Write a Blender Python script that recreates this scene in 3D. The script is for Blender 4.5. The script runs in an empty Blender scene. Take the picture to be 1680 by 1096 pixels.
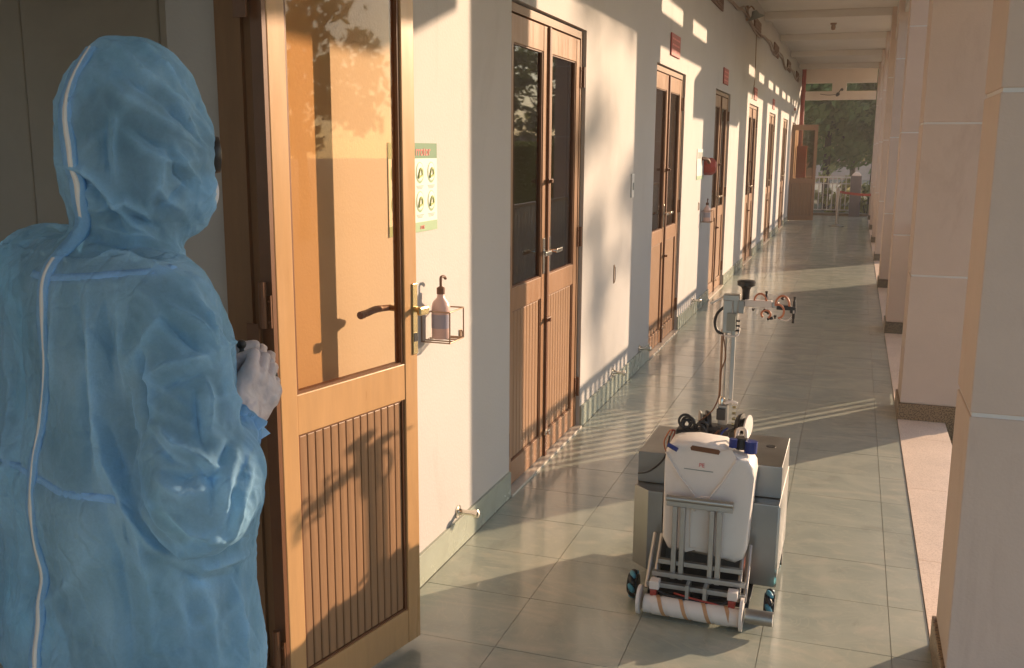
import bpy, bmesh, math, random
import numpy as np
from mathutils import Vector, Matrix, noise as mn

random.seed(7)
SC = bpy.context.scene
COL = SC.collection
R_ = math.radians

# ------------------------------------------------------------------ camera
def cam_axes(yaw, pitch, roll):
    f = Vector((-math.sin(yaw)*math.cos(pitch), math.cos(yaw)*math.cos(pitch), -math.sin(pitch)))
    r = Vector((math.cos(yaw), math.sin(yaw), 0)); u = r.cross(f)
    return r*math.cos(roll)+u*math.sin(roll), -r*math.sin(roll)+u*math.cos(roll), f
cr, cu, cf = cam_axes(.332073835, .186394350, .00626908965)
cam = bpy.data.cameras.new('camera'); cam_o = bpy.data.objects.new('camera', cam); COL.objects.link(cam_o)
cam.sensor_width = 36; cam.lens = 36*1610.03/1680; cam.clip_start = .05; cam.clip_end = 600
m = Matrix((cr, cu, -cf)).transposed().to_4x4(); m.translation = Vector((0, 0, 1.6)); cam_o.matrix_world = m
SC.camera = cam_o

# ------------------------------------------------------------------ light
AZ, EL = R_(40.4), R_(14)
SUN = Vector((math.sin(AZ)*math.cos(EL), math.cos(AZ)*math.cos(EL), math.sin(EL)))
w = bpy.data.worlds.new('World'); SC.world = w; w.use_nodes = True
nt = w.node_tree; bg = nt.nodes['Background']
sky = nt.nodes.new('ShaderNodeTexSky'); sky.sky_type = 'NISHITA'; sky.sun_disc = False
sky.sun_elevation = EL; sky.sun_rotation = AZ; sky.air_density = 1.0; sky.dust_density = .6; sky.ozone_density = 1.6
nt.links.new(sky.outputs[0], bg.inputs[0]); bg.inputs[1].default_value = .145
sl = bpy.data.lights.new('sun', 'SUN'); sl.energy = 4.7; sl.angle = R_(.6); sl.color = (1, .72, .48)
so = bpy.data.objects.new('sun', sl); COL.objects.link(so); so.rotation_euler = (-SUN).to_track_quat('-Z', 'Y').to_euler()
SC.view_settings.view_transform = 'Standard'; SC.view_settings.look = 'None'
SC.view_settings.gamma = 1; SC.view_settings.use_curve_mapping = False
SC.view_settings.exposure = .86
SC.cycles.max_bounces = 10; SC.cycles.diffuse_bounces = 6; SC.cycles.glossy_bounces = 5
SC.cycles.transmission_bounces = 8; SC.cycles.transparent_max_bounces = 12
SC.cycles.sample_clamp_indirect = 6; SC.cycles.caustics_reflective = False; SC.cycles.caustics_refractive = False

# ------------------------------------------------------------------ materials
def mat(name, col, rough=.6, metal=0, var=.0, vscale=6., bump=0., bscale=60., rvar=0., spec=.5, stretch=None, coat=0):
    mt = bpy.data.materials.new(name); mt.use_nodes = True; n = mt.node_tree.nodes; l = mt.node_tree.links
    b = n['Principled BSDF']; b.inputs['Base Color'].default_value = (*col, 1)
    b.inputs['Roughness'].default_value = rough; b.inputs['Metallic'].default_value = metal
    b.inputs['Specular IOR Level'].default_value = spec
    if coat: b.inputs['Coat Weight'].default_value = coat; b.inputs['Coat Roughness'].default_value = .12
    tc = n.new('ShaderNodeTexCoord'); src = tc.outputs['Object']
    if name.startswith('w_'):
        g = n.new('ShaderNodeNewGeometry'); src = g.outputs['Position']
    if stretch:
        mp = n.new('ShaderNodeMapping'); mp.inputs['Scale'].default_value = stretch
        l.new(src, mp.inputs[0]); src = mp.outputs[0]
    if var:
        t = n.new('ShaderNodeTexNoise'); t.inputs['Scale'].default_value = vscale; t.inputs['Detail'].default_value = 6; t.inputs['Roughness'].default_value = .65
        l.new(src, t.inputs[0])
        mr = n.new('ShaderNodeMapRange'); mr.inputs[1].default_value = .3; mr.inputs[2].default_value = .7
        mr.inputs[3].default_value = 1-var; mr.inputs[4].default_value = 1+var; l.new(t.outputs[0], mr.inputs[0])
        vm = n.new('ShaderNodeVectorMath'); vm.operation = 'SCALE'; vm.inputs[0].default_value = col; l.new(mr.outputs[0], vm.inputs[3])
        l.new(vm.outputs[0], b.inputs['Base Color'])
    if rvar:
        t2 = n.new('ShaderNodeTexNoise'); t2.inputs['Scale'].default_value = vscale*.6; t2.inputs['Detail'].default_value = 8; t2.inputs['Distortion'].default_value = 1.2
        l.new(src, t2.inputs[0]); mr = n.new('ShaderNodeMapRange'); mr.inputs[1].default_value = .3; mr.inputs[2].default_value = .7
        mr.inputs[3].default_value = max(.02, rough-rvar); mr.inputs[4].default_value = rough+rvar; l.new(t2.outputs[0], mr.inputs[0]); l.new(mr.outputs[0], b.inputs['Roughness'])
    if bump:
        t3 = n.new('ShaderNodeTexNoise'); t3.inputs['Scale'].default_value = bscale; t3.inputs['Detail'].default_value = 5
        l.new(src, t3.inputs[0]); bp = n.new('ShaderNodeBump'); bp.inputs['Strength'].default_value = bump; bp.inputs['Distance'].default_value = .01
        l.new(t3.outputs[0], bp.inputs['Height']); l.new(bp.outputs[0], b.inputs['Normal'])
    return mt

MT = {}
MT['wall'] = mat('w_wall', (.53, .505, .485), .75, var=.035, vscale=1.6, bump=.12, bscale=90)
MT['ceiling'] = mat('w_ceiling', (.68, .66, .62), .8, var=.04, vscale=1.2, bump=.1, bscale=70)
MT['clad'] = mat('w_cladding', (.68, .54, .45), .62, var=.05, vscale=2.5, bump=.15, bscale=120)
MT['joint'] = mat('joint', (.78, .76, .74), .7)
MT['beam'] = mat('w_beam', (.68, .63, .56), .75, var=.05, vscale=2)
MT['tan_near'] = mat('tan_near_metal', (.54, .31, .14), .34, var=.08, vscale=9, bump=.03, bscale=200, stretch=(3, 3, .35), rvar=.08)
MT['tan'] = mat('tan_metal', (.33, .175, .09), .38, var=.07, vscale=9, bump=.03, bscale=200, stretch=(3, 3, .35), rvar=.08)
MT['panel'] = mat('panel_wood', (.30, .165, .085), .42, var=.26, vscale=9, stretch=(7, 7, .25), rvar=.08)
MT['brown'] = mat('brown_metal', (.17, .07, .03), .42, var=.1, vscale=12)
MT['frame'] = mat('frame_metal', (.24, .13, .065), .45, var=.1, vscale=12, stretch=(3, 3, .4))
MT['steel'] = mat('steel', (.33, .325, .315), .40, metal=1, var=.08, vscale=5, rvar=.1, bump=.02, bscale=20)
MT['alu'] = mat('aluminium', (.46, .45, .43), .38, metal=.9, var=.05)
MT['chrome'] = mat('chrome', (.75, .70, .62), .18, metal=1)
MT['brass'] = mat('brass', (.80, .66, .36), .25, metal=1)
MT['black'] = mat('black_plastic', (.02, .02, .022), .42, var=.2)
MT['white'] = mat('white_plastic', (.80, .74, .70), .4, var=.02)
MT['can'] = mat('can_plastic', (.86, .80, .75), .36, var=.03, vscale=8, bump=.05, bscale=15)
MT['blue'] = mat('blue_plastic', (.02, .04, .22), .35)
MT['orange'] = mat('orange_hose', (.58, .22, .12), .4)
MT['cyan'] = mat('cyan_rubber', (.08, .30, .42), .5)
MT['red'] = mat('red_paint', (.38, .055, .04), .5, var=.1)
MT['redsign'] = mat('red_sign', (.42, .09, .08), .6, var=.08)
MT['green'] = mat('poster_green', (.30, .44, .26), .6)
MT['dkgreen'] = mat('poster_dark_green', (.10, .22, .12), .6)
MT['paper'] = mat('paper', (.70, .72, .66), .55)
MT['pink'] = mat('pink_print', (.75, .22, .20), .6)
MT['greyprint'] = mat('grey_print', (.28, .30, .27), .6)
MT['ovalprint'] = mat('oval_print', (.45, .52, .22), .6)
MT['bottle'] = mat('bottle_plastic', (.72, .50, .45), .3, var=.05)
MT['wire'] = mat('wire', (.33, .22, .15), .4, metal=.6)
MT['skirt'] = mat('w_skirting', (.36, .39, .32), .25, var=.08, vscale=8, rvar=.08)
MT['thresh'] = mat('w_threshold', (.62, .56, .47), .3, var=.1, vscale=60)
MT['grout'] = mat('w_grout', (.32, .31, .26), .85)
MT['room'] = mat('w_room_wall', (.62, .56, .48), .85, var=.08, vscale=2, bump=.2, bscale=300)
MT['railpaint'] = mat('rail_paint', (.62, .63, .60), .5, var=.06)
MT['pillar'] = mat('pillar_blue', (.15, .15, .18), .6, var=.1)
MT['ground'] = mat('w_ground', (.16, .15, .09), .9, var=.35, vscale=.8, bump=.6, bscale=8)
MT['yard'] = mat('w_yard', (.26, .23, .19), .85, var=.15, vscale=1.5, bump=.3, bscale=30)
MT['bark'] = mat('bark', (.085, .065, .045), .9, var=.3, vscale=8, bump=.8, bscale=14, stretch=(2, 2, .4))
MT['vent'] = mat('vent_brown', (.16, .075, .045), .6, var=.15)
MT['glove'] = mat('glove_latex', (.62, .53, .53), .38, var=.05, vscale=30, bump=.25, bscale=45)
MT['mask'] = mat('mask_white', (.70, .74, .80), .6)
MT['skin'] = mat('skin', (.42, .24, .16), .5)
MT['hair'] = mat('hair_dark', (.03, .025, .02), .7)
MT['label'] = mat('label_print', (.40, .37, .44), .5)
MT['clothes'] = mat('clothes_dark', (.13, .12, .085), .85, var=.1)
MT['redhaze'] = mat('w_far_wall', (.50, .33, .26), .8, var=.1)

def wear(mt, sc, amt, tint, stretch):
    n = mt.node_tree.nodes; l = mt.node_tree.links; b = n['Principled BSDF']; lk = b.inputs['Base Color'].links
    src = lk[0].from_socket if lk else None
    g = n.new('ShaderNodeNewGeometry'); mp = n.new('ShaderNodeMapping'); mp.inputs['Scale'].default_value = stretch; l.new(g.outputs['Position'], mp.inputs[0])
    t = n.new('ShaderNodeTexNoise'); t.inputs['Scale'].default_value = sc; t.inputs['Detail'].default_value = 9; t.inputs['Roughness'].default_value = .7; t.inputs['Distortion'].default_value = .8; l.new(mp.outputs[0], t.inputs[0])
    r = n.new('ShaderNodeMapRange'); r.inputs[1].default_value = .56; r.inputs[2].default_value = .78; r.inputs[4].default_value = amt; l.new(t.outputs[0], r.inputs[0])
    mx = n.new('ShaderNodeMix'); mx.data_type = 'RGBA'; l.new(r.outputs[0], mx.inputs[0]); mx.inputs[7].default_value = (*tint, 1)
    if src: l.new(src, mx.inputs[6])
    l.new(mx.outputs[2], b.inputs['Base Color'])
wear(MT['wall'], 2.2, .55, (.40, .37, .335), (1, 1, .5)); wear(MT['clad'], 2.4, .65, (.50, .36, .29), (1, 1, .35)); wear(MT['ceiling'], 1.2, .3, (.55, .48, .38), (1, 1, 1))
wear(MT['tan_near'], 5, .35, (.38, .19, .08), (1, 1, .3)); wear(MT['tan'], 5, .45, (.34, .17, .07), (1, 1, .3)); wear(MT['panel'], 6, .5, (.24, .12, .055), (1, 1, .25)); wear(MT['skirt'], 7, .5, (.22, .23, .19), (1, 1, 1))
wear(MT['can'], 9, .3, (.62, .52, .42), (1, 1, 1))
def granite(name, base, fleck, scale):
    mt = mat(name, base, .45); n = mt.node_tree.nodes; l = mt.node_tree.links; b = n['Principled BSDF']
    g = n.new('ShaderNodeNewGeometry'); v = n.new('ShaderNodeTexNoise'); v.inputs['Scale'].default_value = scale; v.inputs['Detail'].default_value = 3
    l.new(g.outputs['Position'], v.inputs[0]); c = n.new('ShaderNodeValToRGB'); e = c.color_ramp.elements
    e[0].position = .42; e[0].color = (*fleck, 1); e[1].position = .52; e[1].color = (*base, 1); l.new(v.outputs[0], c.inputs[0])
    t = n.new('ShaderNodeTexNoise'); t.inputs['Scale'].default_value = 3.5; t.inputs['Detail'].default_value = 6; l.new(g.outputs['Position'], t.inputs[0])
    mr = n.new('ShaderNodeMapRange'); mr.inputs[3].default_value = .8; mr.inputs[4].default_value = 1.2; l.new(t.outputs[0], mr.inputs[0])
    vm = n.new('ShaderNodeVectorMath'); vm.operation = 'SCALE'; l.new(c.outputs[0], vm.inputs[0]); l.new(mr.outputs[0], vm.inputs[3]); l.new(vm.outputs[0], b.inputs['Base Color'])
    return mt
MT['granite'] = granite('w_granite_pale', (.90, .73, .60), (.76, .60, .48), 160)
MT['plinth'] = granite('w_granite_brown', (.30, .20, .11), (.12, .075, .04), 120)
MT['plinthdk'] = granite('w_granite_dark', (.20, .16, .11), (.10, .08, .055), 120)

def tile_mat():
    mt = mat('w_floor_tile', (.26, .27, .215), .2); n = mt.node_tree.nodes; l = mt.node_tree.links; b = n['Principled BSDF']
    g = n.new('ShaderNodeNewGeometry'); oi = n.new('ShaderNodeObjectInfo')
    def noi(sc, det, dist, src=None, stretch=None):
        t = n.new('ShaderNodeTexNoise'); t.inputs['Scale'].default_value = sc; t.inputs['Detail'].default_value = det; t.inputs['Distortion'].default_value = dist
        s = g.outputs['Position']
        if stretch:
            mp = n.new('ShaderNodeMapping'); mp.inputs['Scale'].default_value = stretch; mp.inputs['Rotation'].default_value = (0, 0, .6); l.new(s, mp.inputs[0]); s = mp.outputs[0]
        l.new(s, t.inputs[0]); return t.outputs[0]
    a = noi(2.2, 8, 2.2); c = n.new('ShaderNodeValToRGB'); e = c.color_ramp.elements
    e[0].position = .36; e[0].color = (.275, .315, .265, 1); e[1].position = .66; e[1].color = (.36, .385, .32, 1)
    l.new(a, c.inputs[0])
    mr = n.new('ShaderNodeMapRange'); mr.inputs[3].default_value = .94; mr.inputs[4].default_value = 1.06; l.new(oi.outputs['Random'], mr.inputs[0])
    vm = n.new('ShaderNodeVectorMath'); vm.operation = 'SCALE'; l.new(c.outputs[0], vm.inputs[0]); l.new(mr.outputs[0], vm.inputs[3])
    # dusty smears
    s = noi(1.6, 9, 3.5, stretch=(1, 2.2, 1)); cr2 = n.new('ShaderNodeValToRGB'); e = cr2.color_ramp.elements; e[0].position = .52; e[0].color = (0, 0, 0, 1); e[1].position = .72; e[1].color = (.55, .55, .55, 1); l.new(s, cr2.inputs[0])
    mx = n.new('ShaderNodeMix'); mx.data_type = 'RGBA'; l.new(cr2.outputs[0], mx.inputs[0]); l.new(vm.outputs[0], mx.inputs[6]); mx.inputs[7].default_value = (.52, .48, .38, 1)
    sw = noi(2.4, 2, 5.5, stretch=(1, 1.6, 1)); s1 = n.new('ShaderNodeMath'); s1.operation = 'SUBTRACT'; s1.inputs[1].default_value = .5; l.new(sw, s1.inputs[0])
    s2 = n.new('ShaderNodeMath'); s2.operation = 'ABSOLUTE'; l.new(s1.outputs[0], s2.inputs[0]); s3 = n.new('ShaderNodeMapRange'); s3.inputs[1].default_value = 0; s3.inputs[2].default_value = .022; s3.inputs[3].default_value = .32; s3.inputs[4].default_value = 0; l.new(s2.outputs[0], s3.inputs[0])
    s4 = n.new('ShaderNodeMath'); s4.operation = 'MULTIPLY'; l.new(s3.outputs[0], s4.inputs[0]); l.new(noi(1.1, 3, .5), s4.inputs[1])
    m3 = n.new('ShaderNodeMix'); m3.data_type = 'RGBA'; l.new(s4.outputs[0], m3.inputs[0]); l.new(mx.outputs[2], m3.inputs[6]); m3.inputs[7].default_value = (.66, .60, .46, 1)
    dk = n.new('ShaderNodeMapRange'); dk.inputs[1].default_value = .60; dk.inputs[2].default_value = .72; dk.inputs[4].default_value = .35; l.new(noi(6.5, 8, 1.2), dk.inputs[0])
    m4 = n.new('ShaderNodeMix'); m4.data_type = 'RGBA'; l.new(dk.outputs[0], m4.inputs[0]); l.new(m3.outputs[2], m4.inputs[6]); m4.inputs[7].default_value = (.20, .21, .165, 1)
    l.new(m4.outputs[2], b.inputs['Base Color'])
    rr = n.new('ShaderNodeMapRange'); rr.inputs[1].default_value = .3; rr.inputs[2].default_value = .75; rr.inputs[3].default_value = .07; rr.inputs[4].default_value = .24; l.new(s, rr.inputs[0]); l.new(rr.outputs[0], b.inputs['Coat Roughness']); b.inputs['Coat Weight'].default_value = .8; b.inputs['Roughness'].default_value = .55
    bp = n.new('ShaderNodeBump'); bp.inputs['Strength'].default_value = .06; bp.inputs['Distance'].default_value = .01; l.new(noi(5, 3, .5), bp.inputs['Height']); l.new(bp.outputs[0], b.inputs['Normal'])
    b.inputs['Specular IOR Level'].default_value = .9
    return mt
MT['tile'] = tile_mat()

def glass_mat(name, tint, refl_rough=.02):
    mt = bpy.data.materials.new(name); mt.use_nodes = True; n = mt.node_tree.nodes; l = mt.node_tree.links; n.clear()
    o = n.new('ShaderNodeOutputMaterial'); tr = n.new('ShaderNodeBsdfTransparent'); tr.inputs[0].default_value = (*tint, 1)
    gl = n.new('ShaderNodeBsdfGlossy'); gl.inputs['Roughness'].default_value = refl_rough
    fr = n.new('ShaderNodeFresnel'); fr.inputs[0].default_value = 1.5
    geo = n.new('ShaderNodeNewGeometry'); inv = n.new('ShaderNodeMath'); inv.operation = 'SUBTRACT'; inv.inputs[0].default_value = 1; l.new(geo.outputs['Backfacing'], inv.inputs[1])
    mu = n.new('ShaderNodeMath'); mu.operation = 'MULTIPLY'; l.new(fr.outputs[0], mu.inputs[0]); l.new(inv.outputs[0], mu.inputs[1])
    mx = n.new('ShaderNodeMixShader'); l.new(mu.outputs[0], mx.inputs[0]); l.new(tr.outputs[0], mx.inputs[1]); l.new(gl.outputs[0], mx.inputs[2]); l.new(mx.outputs[0], o.inputs[0])
    return mt
MT['amber'] = glass_mat('amber_glass', (.93, .80, .64))
MT['dkglass'] = glass_mat('brown_glass', (.70, .55, .42))

def leaf_mat(name, col, col2):
    mt = bpy.data.materials.new(name); mt.use_nodes = True; n = mt.node_tree.nodes; l = mt.node_tree.links; n.clear()
    o = n.new('ShaderNodeOutputMaterial'); d = n.new('ShaderNodeBsdfDiffuse'); t = n.new('ShaderNodeBsdfTranslucent'); mx = n.new('ShaderNodeMixShader'); mx.inputs[0].default_value = .5
    g = n.new('ShaderNodeNewGeometry'); nz = n.new('ShaderNodeTexNoise'); nz.inputs['Scale'].default_value = 1.3; l.new(g.outputs['Position'], nz.inputs[0])
    c = n.new('ShaderNodeValToRGB'); e = c.color_ramp.elements; e[0].position = .35; e[0].color = (*col, 1); e[1].position = .65; e[1].color = (*col2, 1); l.new(nz.outputs[0], c.inputs[0])
    l.new(c.outputs[0], d.inputs[0]); l.new(c.outputs[0], t.inputs[0]); l.new(d.outputs[0], mx.inputs[1]); l.new(t.outputs[0], mx.inputs[2]); l.new(mx.outputs[0], o.inputs[0])
    return mt
MT['leaf'] = leaf_mat('leaf_dark', (.18, .24, .09), (.30, .36, .14))
MT['leaf2'] = leaf_mat('leaf_light', (.28, .30, .12), (.46, .44, .20))

def fabric_mat(name, base, transp, transl):
    mt = bpy.data.materials.new(name); mt.use_nodes = True; n = mt.node_tree.nodes; l = mt.node_tree.links; n.clear()
    o = n.new('ShaderNodeOutputMaterial'); g = n.new('ShaderNodeNewGeometry'); tc = n.new('ShaderNodeTexCoord')
    nz = n.new('ShaderNodeTexNoise'); nz.inputs['Scale'].default_value = 9; nz.inputs['Detail'].default_value = 7; l.new(tc.outputs['Object'], nz.inputs[0])
    c = n.new('ShaderNodeValToRGB'); e = c.color_ramp.elements; e[0].position = .3; e[0].color = (base[0]*.82, base[1]*.85, base[2]*.85, 1); e[1].position = .7; e[1].color = (base[0]*1.2, base[1]*1.12, base[2]*1.1, 1); l.new(nz.outputs[0], c.inputs[0])
    pr = n.new('ShaderNodeBsdfPrincipled'); pr.inputs['Roughness'].default_value = .8; pr.inputs['Specular IOR Level'].default_value = .15
    l.new(c.outputs[0], pr.inputs['Base Color'])
    fb = n.new('ShaderNodeTexNoise'); fb.inputs['Scale'].default_value = 260; fb.inputs['Detail'].default_value = 3; l.new(tc.outputs['Object'], fb.inputs[0])
    fr_ = n.new('ShaderNodeMapRange'); fr_.inputs[1].default_value = .3; fr_.inputs[2].default_value = .7; fr_.inputs[3].default_value = .94; fr_.inputs[4].default_value = 1.05; l.new(fb.outputs[0], fr_.inputs[0])
    fs = n.new('ShaderNodeVectorMath'); fs.operation = 'SCALE'; l.new(c.outputs[0], fs.inputs[0]); l.new(fr_.outputs[0], fs.inputs[3]); l.new(fs.outputs[0], pr.inputs['Base Color'])
    wv = n.new('ShaderNodeTexNoise'); wv.inputs['Scale'].default_value = 26; wv.inputs['Detail'].default_value = 6; wv.inputs['Distortion'].default_value = 1.6; l.new(tc.outputs['Object'], wv.inputs[0])
    w2 = n.new('ShaderNodeTexVoronoi'); w2.feature = 'DISTANCE_TO_EDGE'; w2.inputs['Scale'].default_value = 15; w2.inputs['Randomness'].default_value = 1
    mpn = n.new('ShaderNodeTexNoise'); mpn.inputs['Scale'].default_value = 7; l.new(tc.outputs['Object'], mpn.inputs[0])
    va = n.new('ShaderNodeVectorMath'); va.operation = 'MULTIPLY_ADD'; va.inputs[1].default_value = (.18, .18, .18); l.new(mpn.outputs[1], va.inputs[0]); l.new(tc.outputs['Object'], va.inputs[2]); l.new(va.outputs[0], w2.inputs[0])
    ms = n.new('ShaderNodeMapRange'); ms.inputs[1].default_value = 0; ms.inputs[2].default_value = .12; l.new(w2.outputs[0], ms.inputs[0])
    ad = n.new('ShaderNodeMath'); ad.operation = 'MULTIPLY_ADD'; ad.inputs[1].default_value = .35; l.new(ms.outputs[0], ad.inputs[0]); l.new(wv.outputs[0], ad.inputs[2])
    bp = n.new('ShaderNodeBump'); bp.inputs['Strength'].default_value = .55; bp.inputs['Distance'].default_value = .008; l.new(ad.outputs[0], bp.inputs['Height'])
    l.new(bp.outputs[0], pr.inputs['Normal'])
    ts = n.new('ShaderNodeBsdfTranslucent'); l.new(c.outputs[0], ts.inputs[0])
    m1 = n.new('ShaderNodeMixShader'); m1.inputs[0].default_value = transl; l.new(pr.outputs[0], m1.inputs[1]); l.new(ts.outputs[0], m1.inputs[2])
    tp = n.new('ShaderNodeBsdfTransparent'); tp.inputs[0].default_value = (.50, .80, 1, 1)
    lw = n.new('ShaderNodeLayerWeight'); lw.inputs[0].default_value = .35; mrt = n.new('ShaderNodeMapRange'); mrt.inputs[3].default_value = transp; mrt.inputs[4].default_value = transp*.1; l.new(lw.outputs['Facing'], mrt.inputs[0])
    at = n.new('ShaderNodeAttribute'); at.attribute_name = 'plies'; sb = n.new('ShaderNodeMath'); sb.operation = 'SUBTRACT'; sb.inputs[0].default_value = 1; sb.use_clamp = True; l.new(at.outputs['Fac'], sb.inputs[1])
    mm = n.new('ShaderNodeMath'); mm.operation = 'MULTIPLY'; l.new(mrt.outputs[0], mm.inputs[0]); l.new(sb.outputs[0], mm.inputs[1])
    m2 = n.new('ShaderNodeMixShader'); l.new(mm.outputs[0], m2.inputs[0]); l.new(m1.outputs[0], m2.inputs[1]); l.new(tp.outputs[0], m2.inputs[2]); l.new(m2.outputs[0], o.inputs[0])
    return mt
MT['fabric'] = fabric_mat('blue_nonwoven', (.38, .67, .93), .50, .30)
MT['seam'] = fabric_mat('blue_seam', (.34, .64, .97), .12, .28)

# ------------------------------------------------------------------ mesh helpers
class MB:
    def __init__(s): s.bm = bmesh.new()
    def _xf(s, vs, M):
        if M is not None:
            for v in vs: v.co = M @ v.co
    def box(s, x0, x1, y0, y1, z0, z1, M=None, bev=0):
        vs = [s.bm.verts.new((x, y, z)) for x in (x0, x1) for y in (y0, y1) for z in (z0, z1)]
        F = []
        for q in ((0, 1, 3, 2), (4, 6, 7, 5), (0, 4, 5, 1), (2, 3, 7, 6), (0, 2, 6, 4), (1, 5, 7, 3)): F.append(s.bm.faces.new([vs[i] for i in q]))
        if bev:
            es = list({e for f in F for e in f.edges})
            r = bmesh.ops.bevel(s.bm, geom=es, offset=bev, segments=2, affect='EDGES', profile=.5)
            vs = list({v for f in r['faces'] for v in f.verts} | {v for v in vs if v.is_valid})
        s._xf(vs, M); return s
    def ring(s, c, ax, r, n, u=None):
        ax = Vector(ax).normalized()
        if u is None:
            u = ax.orthogonal().normalized()
        v = ax.cross(u)
        return [s.bm.verts.new(Vector(c)+u*(r*math.cos(2*math.pi*k/n))+v*(r*math.sin(2*math.pi*k/n))) for k in range(n)]
    def loft(s, rings, cap=True, closed=True):
        for a, b in zip(rings, rings[1:]):
            n = len(a)
            for k in range(n): s.bm.faces.new([a[k], a[(k+1) % n], b[(k+1) % n], b[k]])
        if cap: s.bm.faces.new(rings[0][::-1]); s.bm.faces.new(rings[-1])
        return s
    def cyl(s, a, b, r, r2=None, n=16):
        a, b = Vector(a), Vector(b); r2 = r if r2 is None else r2; u = (b-a).orthogonal().normalized()
        return s.loft([s.ring(a, b-a, r, n, u), s.ring(b, b-a, r2, n, u)])
    def lathe(s, base, ax, prof, n=20):
        ax = Vector(ax).normalized(); u = ax.orthogonal().normalized(); b = Vector(base)
        return s.loft([s.ring(b+ax*h, ax, max(r, 1e-4), n, u) for r, h in prof])
    def tube(s, pts, r, n=8, sub=6, close=False):
        P = [Vector(p) for p in pts]
        if sub > 1 and len(P) > 2:
            Q = []
            m_ = len(P)
            rng = range(m_) if close else range(m_-1)
            for i in rng:
                if close: p0, p1, p2, p3 = P[i-1], P[i], P[(i+1) % m_], P[(i+2) % m_]
                else: p0, p1, p2, p3 = P[max(i-1, 0)], P[i], P[i+1], P[min(i+2, m_-1)]
                for k in range(sub):
                    t = k/sub; Q.append(.5*((2*p1)+(-p0+p2)*t+(2*p0-5*p1+4*p2-p3)*t*t+(-p0+3*p1-3*p2+p3)*t**3))
            if not close: Q.append(P[-1])
            P = Q
        u = None; rings = []
        for i, p in enumerate(P):
            d = (P[(i+1) % len(P)]-P[i-1]) if close else (P[min(i+1, len(P)-1)]-P[max(i-1, 0)])
            if d.length < 1e-9: d = Vector((0, 0, 1))
            d.normalize()
            u = d.orthogonal().normalized() if u is None else (u-d*u.dot(d)).normalized()
            rr = r[min(len(r)-1, int(i*len(r)/len(P)))] if isinstance(r, (list, tuple)) else r
            rings.append(s.ring(p, d, rr, n, u))
        if close:
            rings.append(rings[0]); return s.loft(rings, cap=False)
        return s.loft(rings)
    def prism(s, poly, ax0, ax1, ext, depth, org=(0, 0, 0), bev=0):
        ax0, ax1, ext, org = Vector(ax0), Vector(ax1), Vector(ext), Vector(org)
        a = [s.bm.verts.new(org+ax0*x+ax1*y) for x, y in poly]; b = [s.bm.verts.new(org+ax0*x+ax1*y+ext*depth) for x, y in poly]
        f = [s.bm.faces.new(a[::-1]), s.bm.faces.new(b)]; n = len(a)
        for k in range(n): s.bm.faces.new([a[k], a[(k+1) % n], b[(k+1) % n], b[k]])
        if bev:
            es = list({e for ff in f for e in ff.edges}); bmesh.ops.bevel(s.bm, geom=es, offset=bev, segments=3, affect='EDGES', profile=.5)
        return s
    def sphere(s, c, r, sx=1, sy=1, sz=1, n=12):
        M = Matrix.Translation(Vector(c)) @ Matrix.Diagonal((r*sx, r*sy, r*sz, 1))
        bmesh.ops.create_uvsphere(s.bm, u_segments=n, v_segments=max(6, n//2+2), radius=1, matrix=M); return s
    def build(s, name, m, parent=None, smooth=False, loc=None, auto=None):
        bmesh.ops.recalc_face_normals(s.bm, faces=s.bm.faces)
        me = bpy.data.meshes.new(name); s.bm.to_mesh(me); s.bm.free(); me.materials.append(m)
        if smooth or auto:
            me.polygons.foreach_set('use_smooth', [True]*len(me.polygons))
            if auto:
                try: me.set_sharp_from_angle(angle=R_(auto))
                except Exception: pass
        o = bpy.data.objects.new(name, me); COL.objects.link(o)
        if parent: o.parent = parent
        if loc: o.location = loc
        return o
def empty(name, label, cat, loc=(0, 0, 0), rz=0, group=None):
    o = bpy.data.objects.new(name, None); o.empty_display_size = .1; COL.objects.link(o); o.location = loc; o.rotation_euler = (0, 0, rz)
    return tag(o, label, cat, group)
def tag(o, label=None, cat=None, group=None, kind=None):
    if label: o['label'] = label
    if cat: o['category'] = cat
    if group: o['group'] = group
    if kind: o['kind'] = kind
    return o
def struct(o): o['kind'] = 'structure'; return o
def copy_tree(o, parent=None):
    c = o.copy(); COL.objects.link(c)
    if parent: c.parent = parent
    for ch in [x for x in list(bpy.data.objects) if x.parent == o]: copy_tree(ch, c)
    return c
def text_mesh(txt, size, name, m, parent, M):
    cu_ = bpy.data.curves.new('txt', 'FONT'); cu_.body = txt; cu_.size = size; cu_.extrude = .0006; cu_.align_x = 'CENTER'; cu_.align_y = 'CENTER'
    to = bpy.data.objects.new('txt', cu_); COL.objects.link(to); bpy.context.view_layer.update()
    me = bpy.data.meshes.new_from_object(to.evaluated_get(bpy.context.evaluated_depsgraph_get()))
    bpy.data.objects.remove(to); bpy.data.curves.remove(cu_)
    me.transform(M); me.materials.clear(); me.materials.append(m)
    o = bpy.data.objects.new(name, me); COL.objects.link(o); o.parent = parent; return o

XW = -1.435          # corridor face of the wall
XWI = -1.72          # room face
XC0, XC1 = .344, .76 # columns
CEIL = 3.62
YEND = 26.3
DOORS = [(4.13, 5.38), (7.40, 8.70), (10.64, 11.90), (14.05, 15.35), (17.33, 18.63), (20.65, 21.95), (23.6, 24.9)]
D1 = (1.02, 2.215)
COLS = [2.92, 6.22, 9.25, 12.40, 15.50, 18.60, 21.70, 24.85]
CW = .355

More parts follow.
